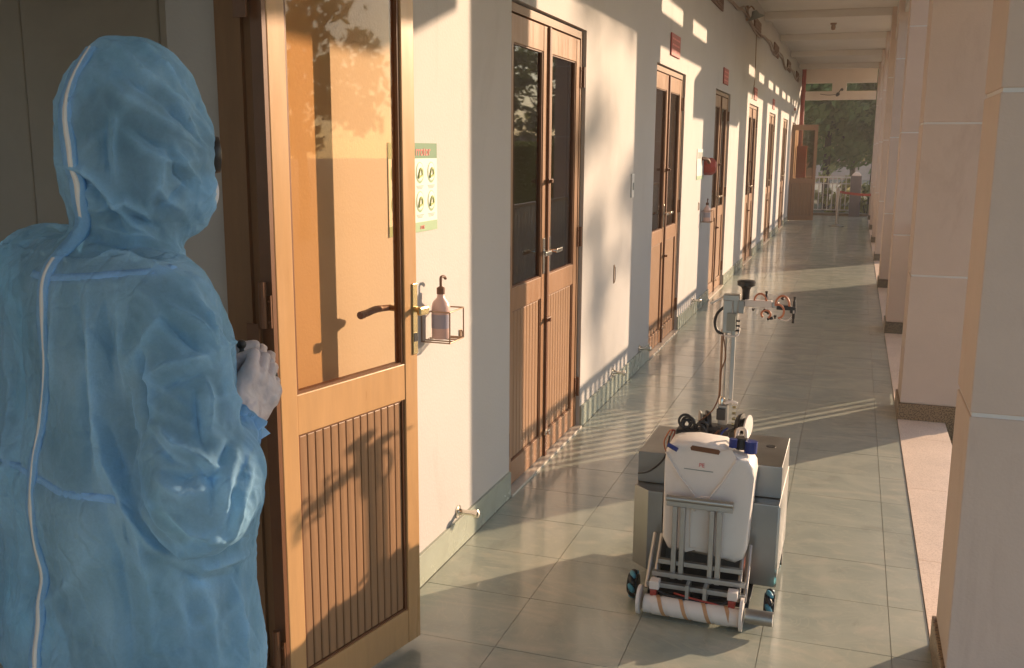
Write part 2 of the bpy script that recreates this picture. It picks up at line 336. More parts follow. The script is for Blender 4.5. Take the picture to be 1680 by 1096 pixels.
# ------------------------------------------------------------------ ground and floor
struct(MB().box(-150, 150, -60, 300, -.6, -.35).build('ground', MT['ground']))
struct(MB().box(XC1+.3, 14, -20, 60, -.35, -.30).build('yard_paving', MT['yard']))
struct(MB().box(XW-.02, .600, -3, YEND+.15, -.34, -.006).build('floor_base', MT['grout']))
floor = struct(MB().box(XW, .335, -3, YEND+.1, -.0055, -.0025).build('floor', MT['grout']))
tx = [(-1.421, -1.013), (-1.013, -.605), (-.605, -.197), (-.197, .211)]
G = .0012
def tile_mesh(wx, wy):
    return MB().box(-wx/2+G, wx/2-G, -wy/2+G, wy/2-G, -.008, 0).bm
meshes = {}
for key, wd in (('a', .408), ('b', .124)):
    b_ = MB(); b_.bm = tile_mesh(wd, .3735)
    o = b_.build('tile', MT['tile']); meshes[key] = o.data; bpy.data.objects.remove(o)
rows = 0; Y0 = 3.158-.3735*6
random.seed(3)
y = Y0
cnt = 0
while cnt < 296:
    for (a, b) in tx+[(.211, .335)]:
        o = bpy.data.objects.new('tile', meshes['a' if b-a > .3 else 'b']); COL.objects.link(o); o.parent = floor
        o.location = ((a+b)/2, y+.187, random.uniform(-.0003, .0003)); o.rotation_euler = (random.gauss(0, .0006), random.gauss(0, .0009), 0); cnt += 1
    y += .3735
yrest = y
mb = MB()
for y2 in [Y0-.3735*k for k in range(1, 20)]+[yrest+.3735*k for k in range(0, int((YEND-yrest)/.3735)+1)]:
    for (a, b) in tx+[(.211, .335)]: mb.box(a+G, b-G, y2+G, y2+.3735-G, -.0024, 0)
tag(mb.build('tile', MT['tile'], floor), kind='stuff')
# granite edge strip with joints
edge = struct(MB().box(.3352, .60, -3, YEND+.1, -.34, -.0055).build('edge_strip', MT['plinth']))
yy = -.5
while yy < YEND:
    o = MB().box(.3365, .602, yy+.0015, yy+.8985, -.0054, .004).build('granite_slab', MT['granite'], edge); yy += .9

# ------------------------------------------------------------------ wall with doorways
segs = []; y = -3.0
allD = [D1]+DOORS
wb = MB()
for (a, b) in allD:
    wb.box(XWI, XW, y, a, -.3, CEIL); wb.box(XWI, XW, a, b, 2.235, CEIL); y = b
wb.box(XWI, XW, y, YEND+.15, -.3, CEIL)
wall = struct(wb.build('corridor_wall', MT['wall']))
y = -3.0
for (a, b) in allD+[(YEND+.15, 0)]:
    s_ = MB().box(XW-.003, XW+.012, y+(0 if y < -2 else .002), a-.002, 0, .125, bev=.002).build('skirting', MT['skirt'], wall)
    if b: MB().box(XWI+.1, XW+.018, a+.001, b-.001, -.001, .012, bev=.002).build('threshold', MT['thresh'], wall)
    y = b
# the rooms behind
rm = MB()
ya = -3
for yb, yc_ in ((-2.2, -.6), (.8, 2.4), (3.6, 5.2), (7.4, 9.2), (10.2, 12), (14, 16), (17, 19), (21, 23)):
    rm.box(-6.2, -6.1, ya, yb, -.3, CEIL); rm.box(-6.2, -6.1, yb, yc_, -.3, .6); rm.box(-6.2, -6.1, yb, yc_, 2.8, CEIL); ya = yc_
rm.box(-6.2, -6.1, ya, YEND, -.3, CEIL)
rm.box(-6.1, XWI-.001, -3, YEND, -.28, 0)
rm.box(-6.1, XWI-.001, -3, YEND, 3.3, CEIL-.01)
for yy in (-2.95, 6.2, 12.8, 19.5, YEND-.05): rm.box(-6.1, XWI-.001, yy, yy+.1, 0, 3.3)
struct(rm.build('room_walls', MT['room']))
# grey partition panels seen through the open doorway
pp = empty('partition_panels', 'dark grey fabric partition panels inside the room behind the open doorway', 'partition', (-2.62, 3.0, 0))
for k in range(5):
    MB().box(-.62*k+.262, -.62*k+.877, 0, .04, .02, 2.9, bev=.004).build('panel', MT['room'], pp)

# ------------------------------------------------------------------ ceiling, beams
struct(MB().box(-6.3, XC1+.1, -3, YEND+.6, CEIL, CEIL+.25).build('ceiling', MT['ceiling']))
for yc in COLS:
    struct(MB().box(XW+.001, XC0-.002, yc+.05, yc+.30, CEIL-.11, CEIL-.001, bev=.006).build('ceiling_beam', MT['ceiling']))

# ------------------------------------------------------------------ columns and facade beams
ords = ['nearest', 'second', 'third', 'fourth', 'fifth', 'sixth', 'seventh', 'eighth']
for i, yc in enumerate(COLS):
    c = empty('column', '%s pink clad square column from the camera along the open side of the corridor' % ords[i], 'column', (XC0, yc, 0), group='columns along the corridor')
    MB().box(.006, XC1-XC0-.006, .006, CW-.006, -.34, CEIL-.002).build('core', MT['joint'], c)
    zs = [.105, .88, 1.76, 2.64, CEIL-.003]
    for k in range(4):
        z0 = zs[k]+(.006 if k else 0); z1 = zs[k+1]-(.006 if k < 3 else 0)
        MB().box(0, XC1-XC0, 0, CW, z0, z1, bev=.004).build('cladding_block', MT['clad'], c)
    MB().box(-.012, XC1-XC0+.012, -.012, CW+.012, -.34, .104, bev=.004).build('plinth', MT['plinth'] if i < 2 else MT['plinthdk'], c)
# facade lintels (one per bay)
bays = [(-3, COLS[0])]+[(COLS[i]+CW, COLS[i+1]) for i in range(7)]+[(COLS[7]+CW, YEND+.1)]
for a, b in bays:
    mb = MB(); a2, b2 = a+.002, b-.002
    mb.box(.40, .62, a2, b2, 3.15, 3.31); mb.box(.40, .62, a2, b2, 3.515, CEIL-.002)
    mc = (a+b)/2
    if 12 < a < 13: mb.box(.41, .61, a2, b2, 3.31, 3.515)
    else: mb.box(.41, .61, mc-.15, mc+.15, 3.31, 3.515)
    struct(mb.build('facade_beam', MT['beam']))
# entrance canopies outside, above two bays
for k, (a, b) in enumerate(((-2.0, 6.1), (12.42, 15.95))):
    c = empty('entrance_canopy', ['long white concrete canopy outside beside the nearest columns', 'short white concrete canopy outside at the fourth and fifth columns'][k], 'canopy', (XC1, a, 2.95), group='canopies over the side entrances')
    MB().box(.002, .58, 0, b-a, 0, .34, bev=.006).build('slab', MT['beam'], c)

# side railings
def railing(a, b, idx):
    r = empty('balcony_railing', 'white painted metal railing between the %s and %s columns' % (ords[idx], ords[idx+1]), 'railing', (.56, a, 0), group='railings between the columns')
    L = b-a
    MB().box(-.025, .025, .01, L-.01, .965, 1.0, bev=.004).build('top_rail', MT['railpaint'], r)
    MB().box(-.015, .015, .01, L-.01, .10, .125, bev=.003).build('bottom_rail', MT['railpaint'], r)
    n = int(L/.112); me = None
    for k in range(1, n):
        if me is None:
            o = MB().box(-.014, .014, -.014, .014, .126, .964).build('baluster', MT['railpaint'], r); me = o.data
        else:
            o = bpy.data.objects.new('baluster', me); COL.objects.link(o); o.parent = r
        o.location = (0, k*L/n, 0)
for i in (1, 2, 4, 5, 6): railing(COLS[i]+CW+.002, COLS[i+1]-.002, i)

# ------------------------------------------------------------------ end of the corridor
e_ = empty('end_portal', 'cream concrete frame with two slots closing the far end of the corridor', 'frame', (0, YEND, 0))
mb = MB(); mb.box(XW+.001, XC0-.001, 0, .2, 2.85, 3.06); mb.box(XW+.001, XC0-.001, 0, .2, 3.26, CEIL-.002)
mb.box(-.70, -.36, 0, .2, 3.06, 3.26)
mb.build('beam', MT['beam'], e_)
MB().box(XW+.001, -1.345, .001, .199, 0, 2.85).build('jamb', MT['joint'], e_)
struct(MB().box(XW, XC0, YEND-.2, YEND+.2, -.3, .055).build('end_kerb', MT['plinthdk']))
er = empty('end_railing', 'white metal railing across the far end of the corridor', 'railing', (XW+.1, YEND+.02, 0))
MB().box(0, 1.38, -.02, .02, .93, .97).build('top_rail', MT['railpaint'], er)
MB().box(0, 1.38, -.015, .015, .78, .80).build('upper_rail', MT['railpaint'], er)
MB().box(0, 1.38, -.015, .015, .12, .145).build('bottom_rail', MT['railpaint'], er)
me = None
for k in range(13):
    if me is None: o = MB().box(-.012, .012, -.012, .012, .146, .929).build('baluster', MT['railpaint'], er); me = o.data
    else: o = bpy.data.objects.new('baluster', me); COL.objects.link(o); o.parent = er
    o.location = (.04+k*.108, .0, 0)
c = empty('gate_pillar', 'blue grey square pillar with a white cap at the far railing', 'pillar', (.02, YEND-.25, 0))
MB().box(-.13, .13, -.13, .13, 0, 1.0, bev=.01).build('post', MT['pillar'], c)
MB().lathe((0, 0, 1.0), (0, 0, 1), [(.15, 0), (.14, .03), (.06, .09), (.01, .10)], 4).build('cap', MT['joint'], c)
# stanchion with red belt
st = empty('stanchion', 'steel belt stanchion with a red belt near the end of the corridor', 'stanchion', (-.328, 22.45, 0))
MB().lathe((0, 0, 0), (0, 0, 1), [(.17, 0), (.17, .012), (.05, .035), (.028, .05)], 24).build('base', MT['steel'], st, auto=40)
MB().lathe((0, 0, .05), (0, 0, 1), [(.028, 0), (.028, .70), (.036, .705), (.036, .76), (.02, .775)], 16).build('pole', MT['alu'], st, auto=40)
mb = MB(); pts = [(.03, 0, .73), (.2, .02, .69), (.42, .05, .665), (.66, .1, .68)]
prev = None
for i in range(19):
    t = i/18; x = .03+.63*t; z = .735-.055*math.sin(math.pi*min(1, t*1.15)*.5); yv = .1*t
    a = mb.bm.verts.new((x, yv-.001, z+.026)); b = mb.bm.verts.new((x, yv-.001, z-.026)); a2 = mb.bm.verts.new((x, yv+.001, z+.026)); b2 = mb.bm.verts.new((x, yv+.001, z-.026))
    if prev:
        mb.bm.faces.new([prev[0], a, b, prev[1]]); mb.bm.faces.new([prev[2], prev[3], b2, a2])
    prev = (a, b, a2, b2)
mb.build('belt', MT['red'], st)
# red riser pipe with hose box
pr_ = empty('fire_riser', 'dark red fire riser pipe in the far left corner of the corridor', 'pipe', (XW+.09, 25.6, 0))
MB().cyl((0, 0, 0), (0, 0, CEIL), .05).build('pipe', MT['red'], pr_, auto=40)
MB().box(-.07, .17, -.12, .0, .95, 1.72, bev=.01).build('hose_box', MT['red'], pr_)
for z in (.4, 2.2, 3.0): MB().cyl((0, 0, z), (0, 0, z+.05), .062).build('coupling', MT['red'], pr_, auto=40)
# spot lamp on portal
sp_scale = .55
sp = empty('spotlight', 'small dark swivel spotlight fixed on the far cream beam', 'lamp', (-.56, YEND-.02, 2.98))
MB().cyl((0, -.02, 0), (.12, -.12, .2), .02, n=8).build('arm', MT['black'], sp)
MB().lathe((-.03, -.12, -.06), (.2, -.4, .25), [(.05, 0), (.075, .1), (.08, .14)], 12).build('head', MT['black'], sp)
MB().lathe((.12, -.14, .18), (.3, -.3, .1), [(.04, 0), (.06, .08), (.065, .1)], 12).build('head', MT['black'], sp)
MB().tube([(-.75, -.01, .02), (-.4, -.02, -.03), (-.03, -.02, 0)], .012, sub=4).build('cable', MT['black'], sp)

# ------------------------------------------------------------------ doors
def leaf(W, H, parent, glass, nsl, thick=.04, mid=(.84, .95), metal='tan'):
    """leaf in local coords: hinge axis x=0, width along +y, visible face at x=+thick/2"""
    t = thick/2; s = .062
    mb = MB()
    mb.box(-t, t, 0, s, 0, H, bev=.003); mb.box(-t, t, W-s, W, 0, H, bev=.003)
    mb.box(-t+.002, t-.002, s, W-s, 0, .115, bev=.002); mb.box(-t+.002, t-.002, s, W-s, *mid, bev=.002); mb.box(-t+.002, t-.002, s, W-s, H-.12, H, bev=.002)
    L = mb.build('leaf', MT[metal], parent)
    # dark gaskets
    g = MB(); gd = .010
    for (z0, z1) in ((mid[1], H-.12), (.115, mid[0])):
        g.box(-t+.008, t-.006, s+.0005, s+gd, z0+.0005, z1-.0005); g.box(-t+.008, t-.006, W-s-gd, W-s-.0005, z0+.0005, z1-.0005)
        g.box(-t+.008, t-.008, s+gd+.0005, W-s-gd-.0005, z0+.0005, z0+.006); g.box(-t+.008, t-.008, s+gd+.0005, W-s-gd-.0005, z1-.006, z1-.0005)
    g.build('gasket', MT['brown'], L)
    MB().box(-.003, .003, s+gd, W-s-gd, mid[1]+.006, H-.126).build('pane', glass, L)
    w0, w1 = s+gd+.001, W-s-gd-.001; sw = (w1-w0)/nsl; me = None
    MB().box(-.011, -.006, w0, w1, .122, mid[0]-.007).build('backing', MT['brown'], L)
    for k in range(nsl):
        if me is None: o = MB().box(-.0055, .0085, .0014, sw-.0014, .122, mid[0]-.007, bev=.0025).build('slat', MT['panel'], L); me = o.data
        else: o = bpy.data.objects.new('slat', me); COL.objects.link(o); o.parent = L
        o.location = (0, w0+k*sw, 0)
    return L
def hinge(parent, x, y, z):
    mb = MB(); mb.cyl((x+.008, y, z), (x+.008, y, z+.11), .009, n=10); mb.box(x-.004, x+.002, y-.03, y+.03, z, z+.11)
    for dz in (.02, .09):
        for dy in (-.02, .02): mb.sphere((x+.003, y+dy, z+dz), .004, n=6)
    return mb.build('hinge', MT['brown'], parent)

dn = ['first closed double door after the open door, beside the sanitizer bottle', 'second closed double door with a red sign above it, nearest door behind the robot', 'third closed double door, right of the red alarm box', 'fourth closed double door along the wall', 'fifth closed double door along the wall', 'sixth closed double door along the wall', 'doorway at the far end with one leaf swung open into the corridor']
for i, (a, b) in enumerate(DOORS):
    W = b-a; xf = XW-.045
    d = empty('double_door', 'brown glazed '+dn[i], 'door', (xf, a, .012), group='doors along the corridor wall')
    fr = MB(); fr.box(-.05, .024, .001, .04, 0, 2.215); fr.box(-.05, .024, W-.04, W-.001, 0, 2.215); fr.box(-.05, .0235, .04, W-.04, 2.178, 2.215)
    fr.build('frame', MT['frame'], d)
    lw = (W-.08)/2-.012; ns = 9 if i < 3 else 6
    la = leaf(lw, 2.165, d, MT['dkglass'], ns); la.location = (0, .042, .006)
    if i < 6:
        lb = leaf(lw, 2.165, d, MT['dkglass'], ns); lb.location = (0, W-.042-lw, .006)
    else:
        la.location = (0, .042, .006); la.rotation_euler = (0, 0, 0)
        lb = leaf(lw, 2.165, d, MT['dkglass'], ns); lb.location = (.03, .06, .006); lb.rotation_euler = (0, 0, R_(-72)); la.location = (0, W-.042-lw, .006)
    if i < 6:
        MB().box(.018, .034, W/2-.014, W/2+.014, .0, 2.17, bev=.003).build('meeting_strip', MT['brown'], d)
        for sgn, z in ((-1, 1.06), (1, 1.06)):
            y0 = W/2+sgn*.045
            mb = MB(); mb.box(.021, .026, y0-.014, y0+.014, z-.09, z+.09, bev=.002); mb.cyl((.026, y0, z+.02), (.062, y0, z+.02), .009, n=10); mb.box(.055, .067, min(y0, y0+sgn*.10), max(y0, y0+sgn*.10), z+.008, z+.030, bev=.004)
            mb.build('handle', MT['chrome'], d)
        for z in (.12, .72, 1.42):
            mb = MB(); mb.box(.030, .044, W/2-.035, W/2+.035, z, z+.022, bev=.003); mb.cyl((.044, W/2-.02, z+.011), (.058, W/2-.02, z+.011), .009, n=8); mb.build('bolt', MT['chrome'] if z < .5 else MT['brown'], d)
        for yv in (.012, W-.012):
            for z in (.18, 1.05, 1.92): hinge(d, .026, yv, z)

# front open door
d = empty('open_door', 'tan glazed door with ribbed lower panel folded back against the white wall beside the person', 'door', (-1.398, 2.155, .03))
fr = MB()
fr.box(-.145, -.070, .018, .058, -.018, 2.195); fr.box(-.069, -.045, .03, .058, -.018, 2.195)
fr.build('frame', MT['frame'], d)
MB().box(-.044, -.030, .028, .058, -.018, 2.195).build('jamb_edge', MT['tan'], d)
fr = MB(); fr.box(-.145, -.045, D1[0]-2.155+.002, D1[0]-2.155+.045, -.018, 2.195); fr.box(-.145, -.045, D1[0]-2.155+.046, .017, 2.155, 2.195); fr.build('far_jamb', MT['frame'], d)
ang = math.atan2(.569, .128)
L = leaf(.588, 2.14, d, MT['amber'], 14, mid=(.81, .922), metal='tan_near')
L.rotation_euler = (0, 0, ang-math.pi/2); L.location = (0, 0, 0)
MB().box(-.0205, .019, -.014, -.001, 0.0, 2.14).build('hinge_edge', MT['brown'], L)
for z in (.16, 1.115, 1.95):
    mb = MB(); mb.cyl((.0, -.03, z), (.0, -.03, z+.12), .010, n=10); mb.box(-.018, .018, -.020, -.0145, z, z+.085)
    for dz in (.015, .07):
        for dx in (-.01, .012): mb.sphere((dx, -.021, z+dz), .004, n=6)
    mb.box(-.055, -.012, -.036, -.030, z-.07, z+.01); mb.build('hinge', MT['brown'], L)
mb = MB(); mb.box(.0202, .0245, .563, .586, .945, 1.165, bev=.0015); mb.build('lock_plate', MT['brass'], L)
MB().box(.0246, .0256, .566, .583, .985, 1.012).build('keyhole', MT['black'], L)
mb = MB(); mb.cyl((.0245, .574, 1.085), (.060, .574, 1.085), .009, n=12); mb.box(.050, .066, .545, .592, 1.072, 1.098, bev=.005); mb.build('handle', MT['brass'], L)
mb = MB(); mb.box(-.0245, -.0202, .540, .575, .945, 1.165, bev=.0015); mb.cyl((-.0245, .555, 1.085), (-.065, .555, 1.085), .009, n=12)
mb.tube([(-.062, .56, 1.085), (-.068, .50, 1.087), (-.064, .455, 1.083), (-.060, .415, 1.08)], [.010, .011, .011, .012], n=10); mb.build('handle', MT['brown'], L)

# ------------------------------------------------------------------ things on the wall
def wall_pt(y, z, off=0): return (XW+off, y, z)
# soap poster
ps = empty('hygiene_poster', 'green and white hygiene poster with oval drawings on the wall behind the open door', 'poster', wall_pt(2.914, 1.312, .002))
W_, H_ = .392, .306
MB().box(0, .0015, 0, W_, 0, H_).build('sheet', MT['paper'], ps)
MB().box(.0016, .0022, 0, W_, H_-.052, H_).build('header', MT['dkgreen'], ps)
MB().box(.0016, .0022, 0, W_, 0, .034).build('footer', MT['green'], ps)
RT = Matrix(((0, 0, 1, 0), (1, 0, 0, 0), (0, 1, 0, 0), (0, 0, 0, 1)))
text_mesh('rrotor', .048, 'header_text', MT['pink'], ps, Matrix.Translation((.003, .27, H_-.028)) @ RT)
text_mesh('ont', .026, 'footer_text', MT['pink'], ps, Matrix.Translation((.003, .26, .017)) @ RT)
for r in range(2):
    for c_ in range(4):
        yy, zz = .05+c_*.097, .205-r*.100
        a = MB(); a.sphere((.0016, yy, zz), 1, .0012, .034, .037, n=20); a.build('oval', MT['green'], ps, smooth=True)
        a = MB(); a.sphere((.0026, yy, zz+.002), 1, .0010, .028, .031, n=20); a.build('oval_fill', MT['paper'], ps, smooth=True)
        a = MB(); a.tube([(.0035, yy-.015, zz-.014), (.0035, yy-.005, zz+.010), (.0035, yy+.010, zz+.012), (.0035, yy+.014, zz-.008), (.0035, yy-.002, zz-.014)], .0045, n=6, close=True); a.build('hand_drawing', MT['ovalprint'], ps)
        a = MB()
        for q in range(3): a.box(.0016, .0021, yy-.030+.004*q, yy+.030-.006*q, zz-.047-.0045*q, zz-.0447-.0045*q)
        a.build('caption', MT['greyprint'], ps)
def sanitizer(y, z, lab1, lab2):
    b = empty('sanitizer_bottle', lab1, 'bottle', wall_pt(y, z, .055), group='sanitizer bottles on the wall')
    MB().lathe((0, 0, 0), (0, 0, 1), [(.030, 0), (.034, .005), (.034, .115), (.030, .132), (.014, .150), (.013, .162)], 24).build('body', MT['bottle'], b, auto=50)
    MB().lathe((0, 0, .03), (0, 0, 1), [(.0347, .01), (.0347, .06)], 24).build('label', MT['label'], b, auto=50)
    mb = MB(); mb.lathe((0, 0, .162), (0, 0, 1), [(.015, 0), (.015, .022), (.008, .026), (.005, .028), (.005, .055)], 16)
    mb.tube([(0, 0, .214), (0, .006, .222), (0, .03, .221), (0, .044, .212)], .0055, n=8); mb.build('pump', MT['vent'], b, auto=50)
    r = empty('wire_rack', lab2, 'rack', wall_pt(y+.02, z, .002), group='wire racks on the wall')
    mb = MB(); wr = .0028
    for zz in (-.006, .105):
        mb.tube([(0, -.075, zz), (.11, -.075, zz), (.11, .055, zz), (0, .055, zz)], wr, n=6, sub=1)
    for (x_, y_) in ((.11, -.075), (.11, .055), (.002, .055), (.002, -.075)): mb.tube([(x_, y_, -.006), (x_, y_, .105)], wr, n=6, sub=1)
    for y_ in (-.04, 0, .03): mb.tube([(0, y_, -.006), (.11, y_, -.006)], wr, n=6, sub=1)
    mb.build('wires', MT['wire'], r)
sanitizer(3.215, .925, 'pink pump bottle in the wire rack right beside the open door', 'wire rack holding the near pink bottle beside the open door')
sanitizer(9.95, .90, 'pink pump bottle in the farther wire rack below the red alarm box', 'wire rack holding the far pink bottle below the red alarm box')
# small poster, alarm box
p2 = empty('wall_notice', 'small white notice with a green footer beside the red alarm box', 'poster', wall_pt(9.50, 1.32, .002))
MB().box(0, .003, 0, .42, 0, .29).build('sheet', MT['paper'], p2)
MB().box(.0032, .004, 0, .42, .0, .035).build('footer', MT['green'], p2)
MB().box(.0032, .004, .05, .38, .2, .26).build('header', MT['greyprint'], p2)
MB().tube([(.003, .3, .2), (.05, .36, .19), (.06, .4, .16)], .018, n=6).build('clip', MT['vent'], p2)
al = empty('alarm_box', 'red octagonal fire alarm box sticking out of the wall before the third door', 'alarm', wall_pt(10.03, 1.44, .002))
MB().lathe((0, 0, 0), (1, 0, 0), [(.085, 0), (.085, .07), (.06, .11), (.02, .12)], 8).build('housing', MT['red'], al)
# red room signs above doors
for (yy, zz, l_) in ((8.1, 2.415, 'red room sign on the wall above the second closed double door'), (11.33, 2.40, 'red room sign on the wall above the third closed double door'), (14.75, 2.39, 'red room sign above the fourth closed double door'), (18.0, 2.39, 'red room sign above the fifth closed double door'), (4.86, 2.44, 'red room sign above the first closed double door, at the top edge')):
    s_ = empty('room_sign', l_, 'sign', wall_pt(yy, zz, .002), group='red room signs')
    MB().box(0, .012, -.20, .20, -.085, .085, bev=.003).build('plate', MT['redsign'], s_)
    mb = MB()
    for q in range(3):
        y0 = -.16
        while y0 < .14:
            wl_ = random.uniform(.02, .06); mb.box(.0122, .0128, y0, y0+wl_, .038-.045*q, .052-.045*q); y0 += wl_+.014
    mb.build('lettering', MT['pink'], s_)
# door stoppers
for (yy, l_) in ((3.50, 'steel door stopper on the wall beside the open door, nearest to the camera'), (6.2, 'steel door stopper on the wall left of the second closed door, the nearer of two'), (7.05, 'steel door stopper right at the left jamb of the second closed door'), (9.55, 'steel door stopper on the wall between the second and third closed doors')):
    s_ = empty('door_stopper', l_, 'stopper', wall_pt(yy, .155, .0), group='door stoppers')
    MB().lathe((.0005, 0, 0), (1, 0, 0), [(.026, 0), (.026, .004), (.016, .008), (.011, .022), (.010, .06), (.013, .066), (.018, .074), (.018, .088), (.010, .094)], 16).build('stem', MT['chrome'], s_, auto=40)
# hooks, switches
for (yy, z0, z1, l_) in ((6.17, .75, .87, 'thin dark hook on the white wall after the first closed door'), (3.53, .865, .90, 'tiny dark latch hook on the wall right of the near wire rack'), (6.64, 1.28, 1.44, 'narrow grey switch plate on the wall before the second closed door'), (9.72, 1.02, 1.1, 'small switch plate under the white notice')):
    s_ = empty('wall_hook' if z1-z0 < .13 else 'switch_plate', l_, 'hook' if z1-z0 < .13 else 'switch', wall_pt(yy, z0, .0))
    if z1-z0 < .13:
        MB().box(.0005, .004, -.012, .012, 0, z1-z0, bev=.001).build('plate', MT['wire'], s_)
        MB().tube([(.004, 0, (z1-z0)*.9), (.010, 0, (z1-z0)*.8), (.011, 0, (z1-z0)*.3), (.006, .0, .005)], .002, n=6).build('hook', MT['vent'], s_)
    else:
        MB().box(.0005, .010, -.035, .035, 0, z1-z0, bev=.003).build('plate', MT['joint'], s_); MB().box(.0102, .014, -.012, .012, .05, .10, bev=.002).build('rocker', MT['greyprint'], s_)
# vents near ceiling, cable, lamp
for k, yy in enumerate((10.35, 14.5, 17.9, 21.2, 24.2)):
    s_ = empty('wall_vent', 'brown louvred vent high on the wall, %s from the camera' % ords[k], 'vent', wall_pt(yy, 3.18 if k else 3.02, .0), group='brown vents below the ceiling')
    MB().box(.0005, .02, -.45, .45, 0, .20, bev=.004).build('frame', MT['vent'], s_)
    for q in range(4): MB().box(.0205, .026, -.41, .41, .02+.045*q, .05+.045*q).build('louvre', MT['vent'], s_)
cb = MB(); P_ = []; random.seed(5)
yy = 6.0
while yy < 25.5:
    P_.append((XW+.02, yy, 3.22+.05*math.sin(yy*2.1)+random.uniform(-.03, .03))); yy += .55
cb.tube(P_, .012, n=6, sub=4)
cb.tube([(p[0]+.008, p[1]+.1, p[2]+.03+.02*math.sin(i*1.7)) for i, p in enumerate(P_)], .009, n=6, sub=4)
cb.tube([(XW+.014, 14.35, 3.2), (XW+.014, 14.45, 2.6), (XW+.014, 14.2, 2.3)], .006, n=6)
cb = cb.build('cable', MT['wire']); tag(cb, 'sagging bundle of dark cables running high along the wall', 'cable')
lp = empty('wall_lamp', 'small grey bracket lamp hanging high on the wall from the cables', 'lamp', wall_pt(13.1, 3.12, .0))
MB().box(.0005, .03, -.03, .03, .08, .26, bev=.004).build('bracket', MT['wire'], lp)
MB().lathe((.10, 0, .20), (.3, .2, -1), [(.03, 0), (.05, .05), (.10, .09), (.102, .10)], 16).build('shade', MT['greyprint'], lp, auto=40)
MB().tube([(.02, 0, .22), (.06, 0, .25), (.10, 0, .21)], .01, n=6).build('arm', MT['wire'], lp)
sp.scale = (sp_scale,)*3
cl = empty('ceiling_rose', 'small grey bulb holder on the corridor ceiling', 'lamp', (-.50, 17.2, CEIL))
MB().lathe((0, 0, -.001), (0, 0, -1), [(.05, 0), (.05, .02), (.03, .03), (.035, .07), (.03, .10), (.01, .11)], 14).build('holder', MT['wire'], cl, auto=40)
# red emergency lamp at far end
al2 = empty('exit_lamp', 'small white wall lamp above the open door at the far end', 'lamp', wall_pt(23.2, 2.42, .0))
MB().box(.0005, .10, -.16, .16, 0, .05, bev=.004).build('body', MT['joint'], al2); MB().box(.03, .07, .18, .24, .02, .12, bev=.004).build('light', MT['red'], al2)

# ------------------------------------------------------------------ robot
rb = empty('spraying_robot', 'steel box disinfection robot with white jerrycan, roller and spray mast in the corridor', 'robot', (-.43, 3.42, 0))
def rp(x, y, z): return (x+.43, y-3.42, z)
# lower shell: U shape, chamfered left front
low = [(-.70, 3.44), (-.638, 3.385), (-.585, 3.385), (-.585, 3.50), (-.285, 3.50), (-.285, 3.385), (-.175, 3.385), (-.172, 3.86), (-.70, 3.86)]
MB().prism([(x+.43, y-3.42) for x, y in low], (1, 0, 0), (0, 1, 0), (0, 0, 1), .305, (0, 0, .075), bev=.003).build('lower_shell', MT['steel'], rb)
up = [(-.695, 3.47), (-.57, 3.47), (-.57, 3.52), (-.29, 3.52), (-.29, 3.455), (-.176, 3.455), (-.174, 3.84), (-.69, 3.84)]
MB().prism([(x+.43, y-3.42) for x, y in up], (1, 0, 0), (0, 1, 0), (0, 0, 1), .118, (0, 0, .381), bev=.003).build('upper_shell', MT['steel'], rb)
MB().cyl(rp(-.235, 3.70, .4985), rp(-.235, 3.70, .5005), .018, n=20).build('filler_hole', MT['black'], rb)
for x in (-.285, -.175): MB().box(*sorted((x+.43-.004, x+.43+.004)), -.0365, -.0345, .08, .375).build('seam', MT['chrome'], rb)
# jerrycan: rounded, with shoulders and a handle slot
can = [(-.148, .05), (-.153, .33), (-.153, .372), (-.143, .394), (-.120, .404), (-.055, .414), (.042, .409), (.062, .388), (.100, .382), (.130, .370), (.149, .345), (.153, .31), (.148, .05), (.138, .012), (.112, -.006), (.082, -.004), (.062, .020), (.045, .030), (.030, .004), (-.035, .006), (-.052, .030), (-.068, .026), (-.092, .002), (-.125, .010)]
M_ = Matrix.Rotation(R_(-3), 4, 'Y')
mb = MB(); mb.prism(can, (1, 0, 0), (0, 0, 1), (0, 1, 0), .15, rp(-.425, 3.285, .195), bev=.018)
cn = mb.build('jerrycan', MT['can'], rb, auto=60); cn.rotation_euler = (0, R_(1.5), 0)
MB().prism([(-.065, .385), (.030, .381), (.034, .392), (.028, .398), (-.062, .402), (-.068, .394)], (1, 0, 0), (0, 0, 1), (0, 1, 0), .004, rp(-.425, 3.2815, .195)).build('handle_slot', MT['brown'], cn)
a_ = MB(); a_.prism([(-.045, .03), (-.050, .16), (-.040, .205), (-.015, .225), (.015, .225), (.038, .205), (.047, .16), (.042, .03)], (1, 0, 0), (0, 0, 1), (0, 1, 0), .02, rp(-.43, 3.278, .195), bev=.006); a_.build('embossed_panel', MT['can'], cn, auto=60)
for (x, z, wd) in ((-.03, .315, .10),): MB().box(x-wd/2, x+wd/2, -.1380, -.1365, z+.195, z+.1975).build('scale_line', MT['greyprint'], cn)
text_mesh('PE', .020, 'print', MT['pink'], cn, Matrix.Translation((-.02, -.1385, .53)) @ Matrix.Rotation(R_(90), 4, 'X'))
MB().cyl(rp(-.33, 3.36, .585), rp(-.33, 3.36, .625), .021, n=18).build('cap', MT['black'], cn)
MB().cyl(rp(-.296, 3.35, .577), rp(-.296, 3.35, .618), .022, n=18).build('cap', MT['blue'], cn)
MB().cyl(rp(-.355, 3.33, .595), rp(-.355, 3.33, .625), .014, n=14).build('cap', MT['blue'], cn)
MB().tube([rp(-.57, 3.275, .592), rp(-.535, 3.27, .578)], .008, sub=1).build('strap_clip', MT['blue'], cn)
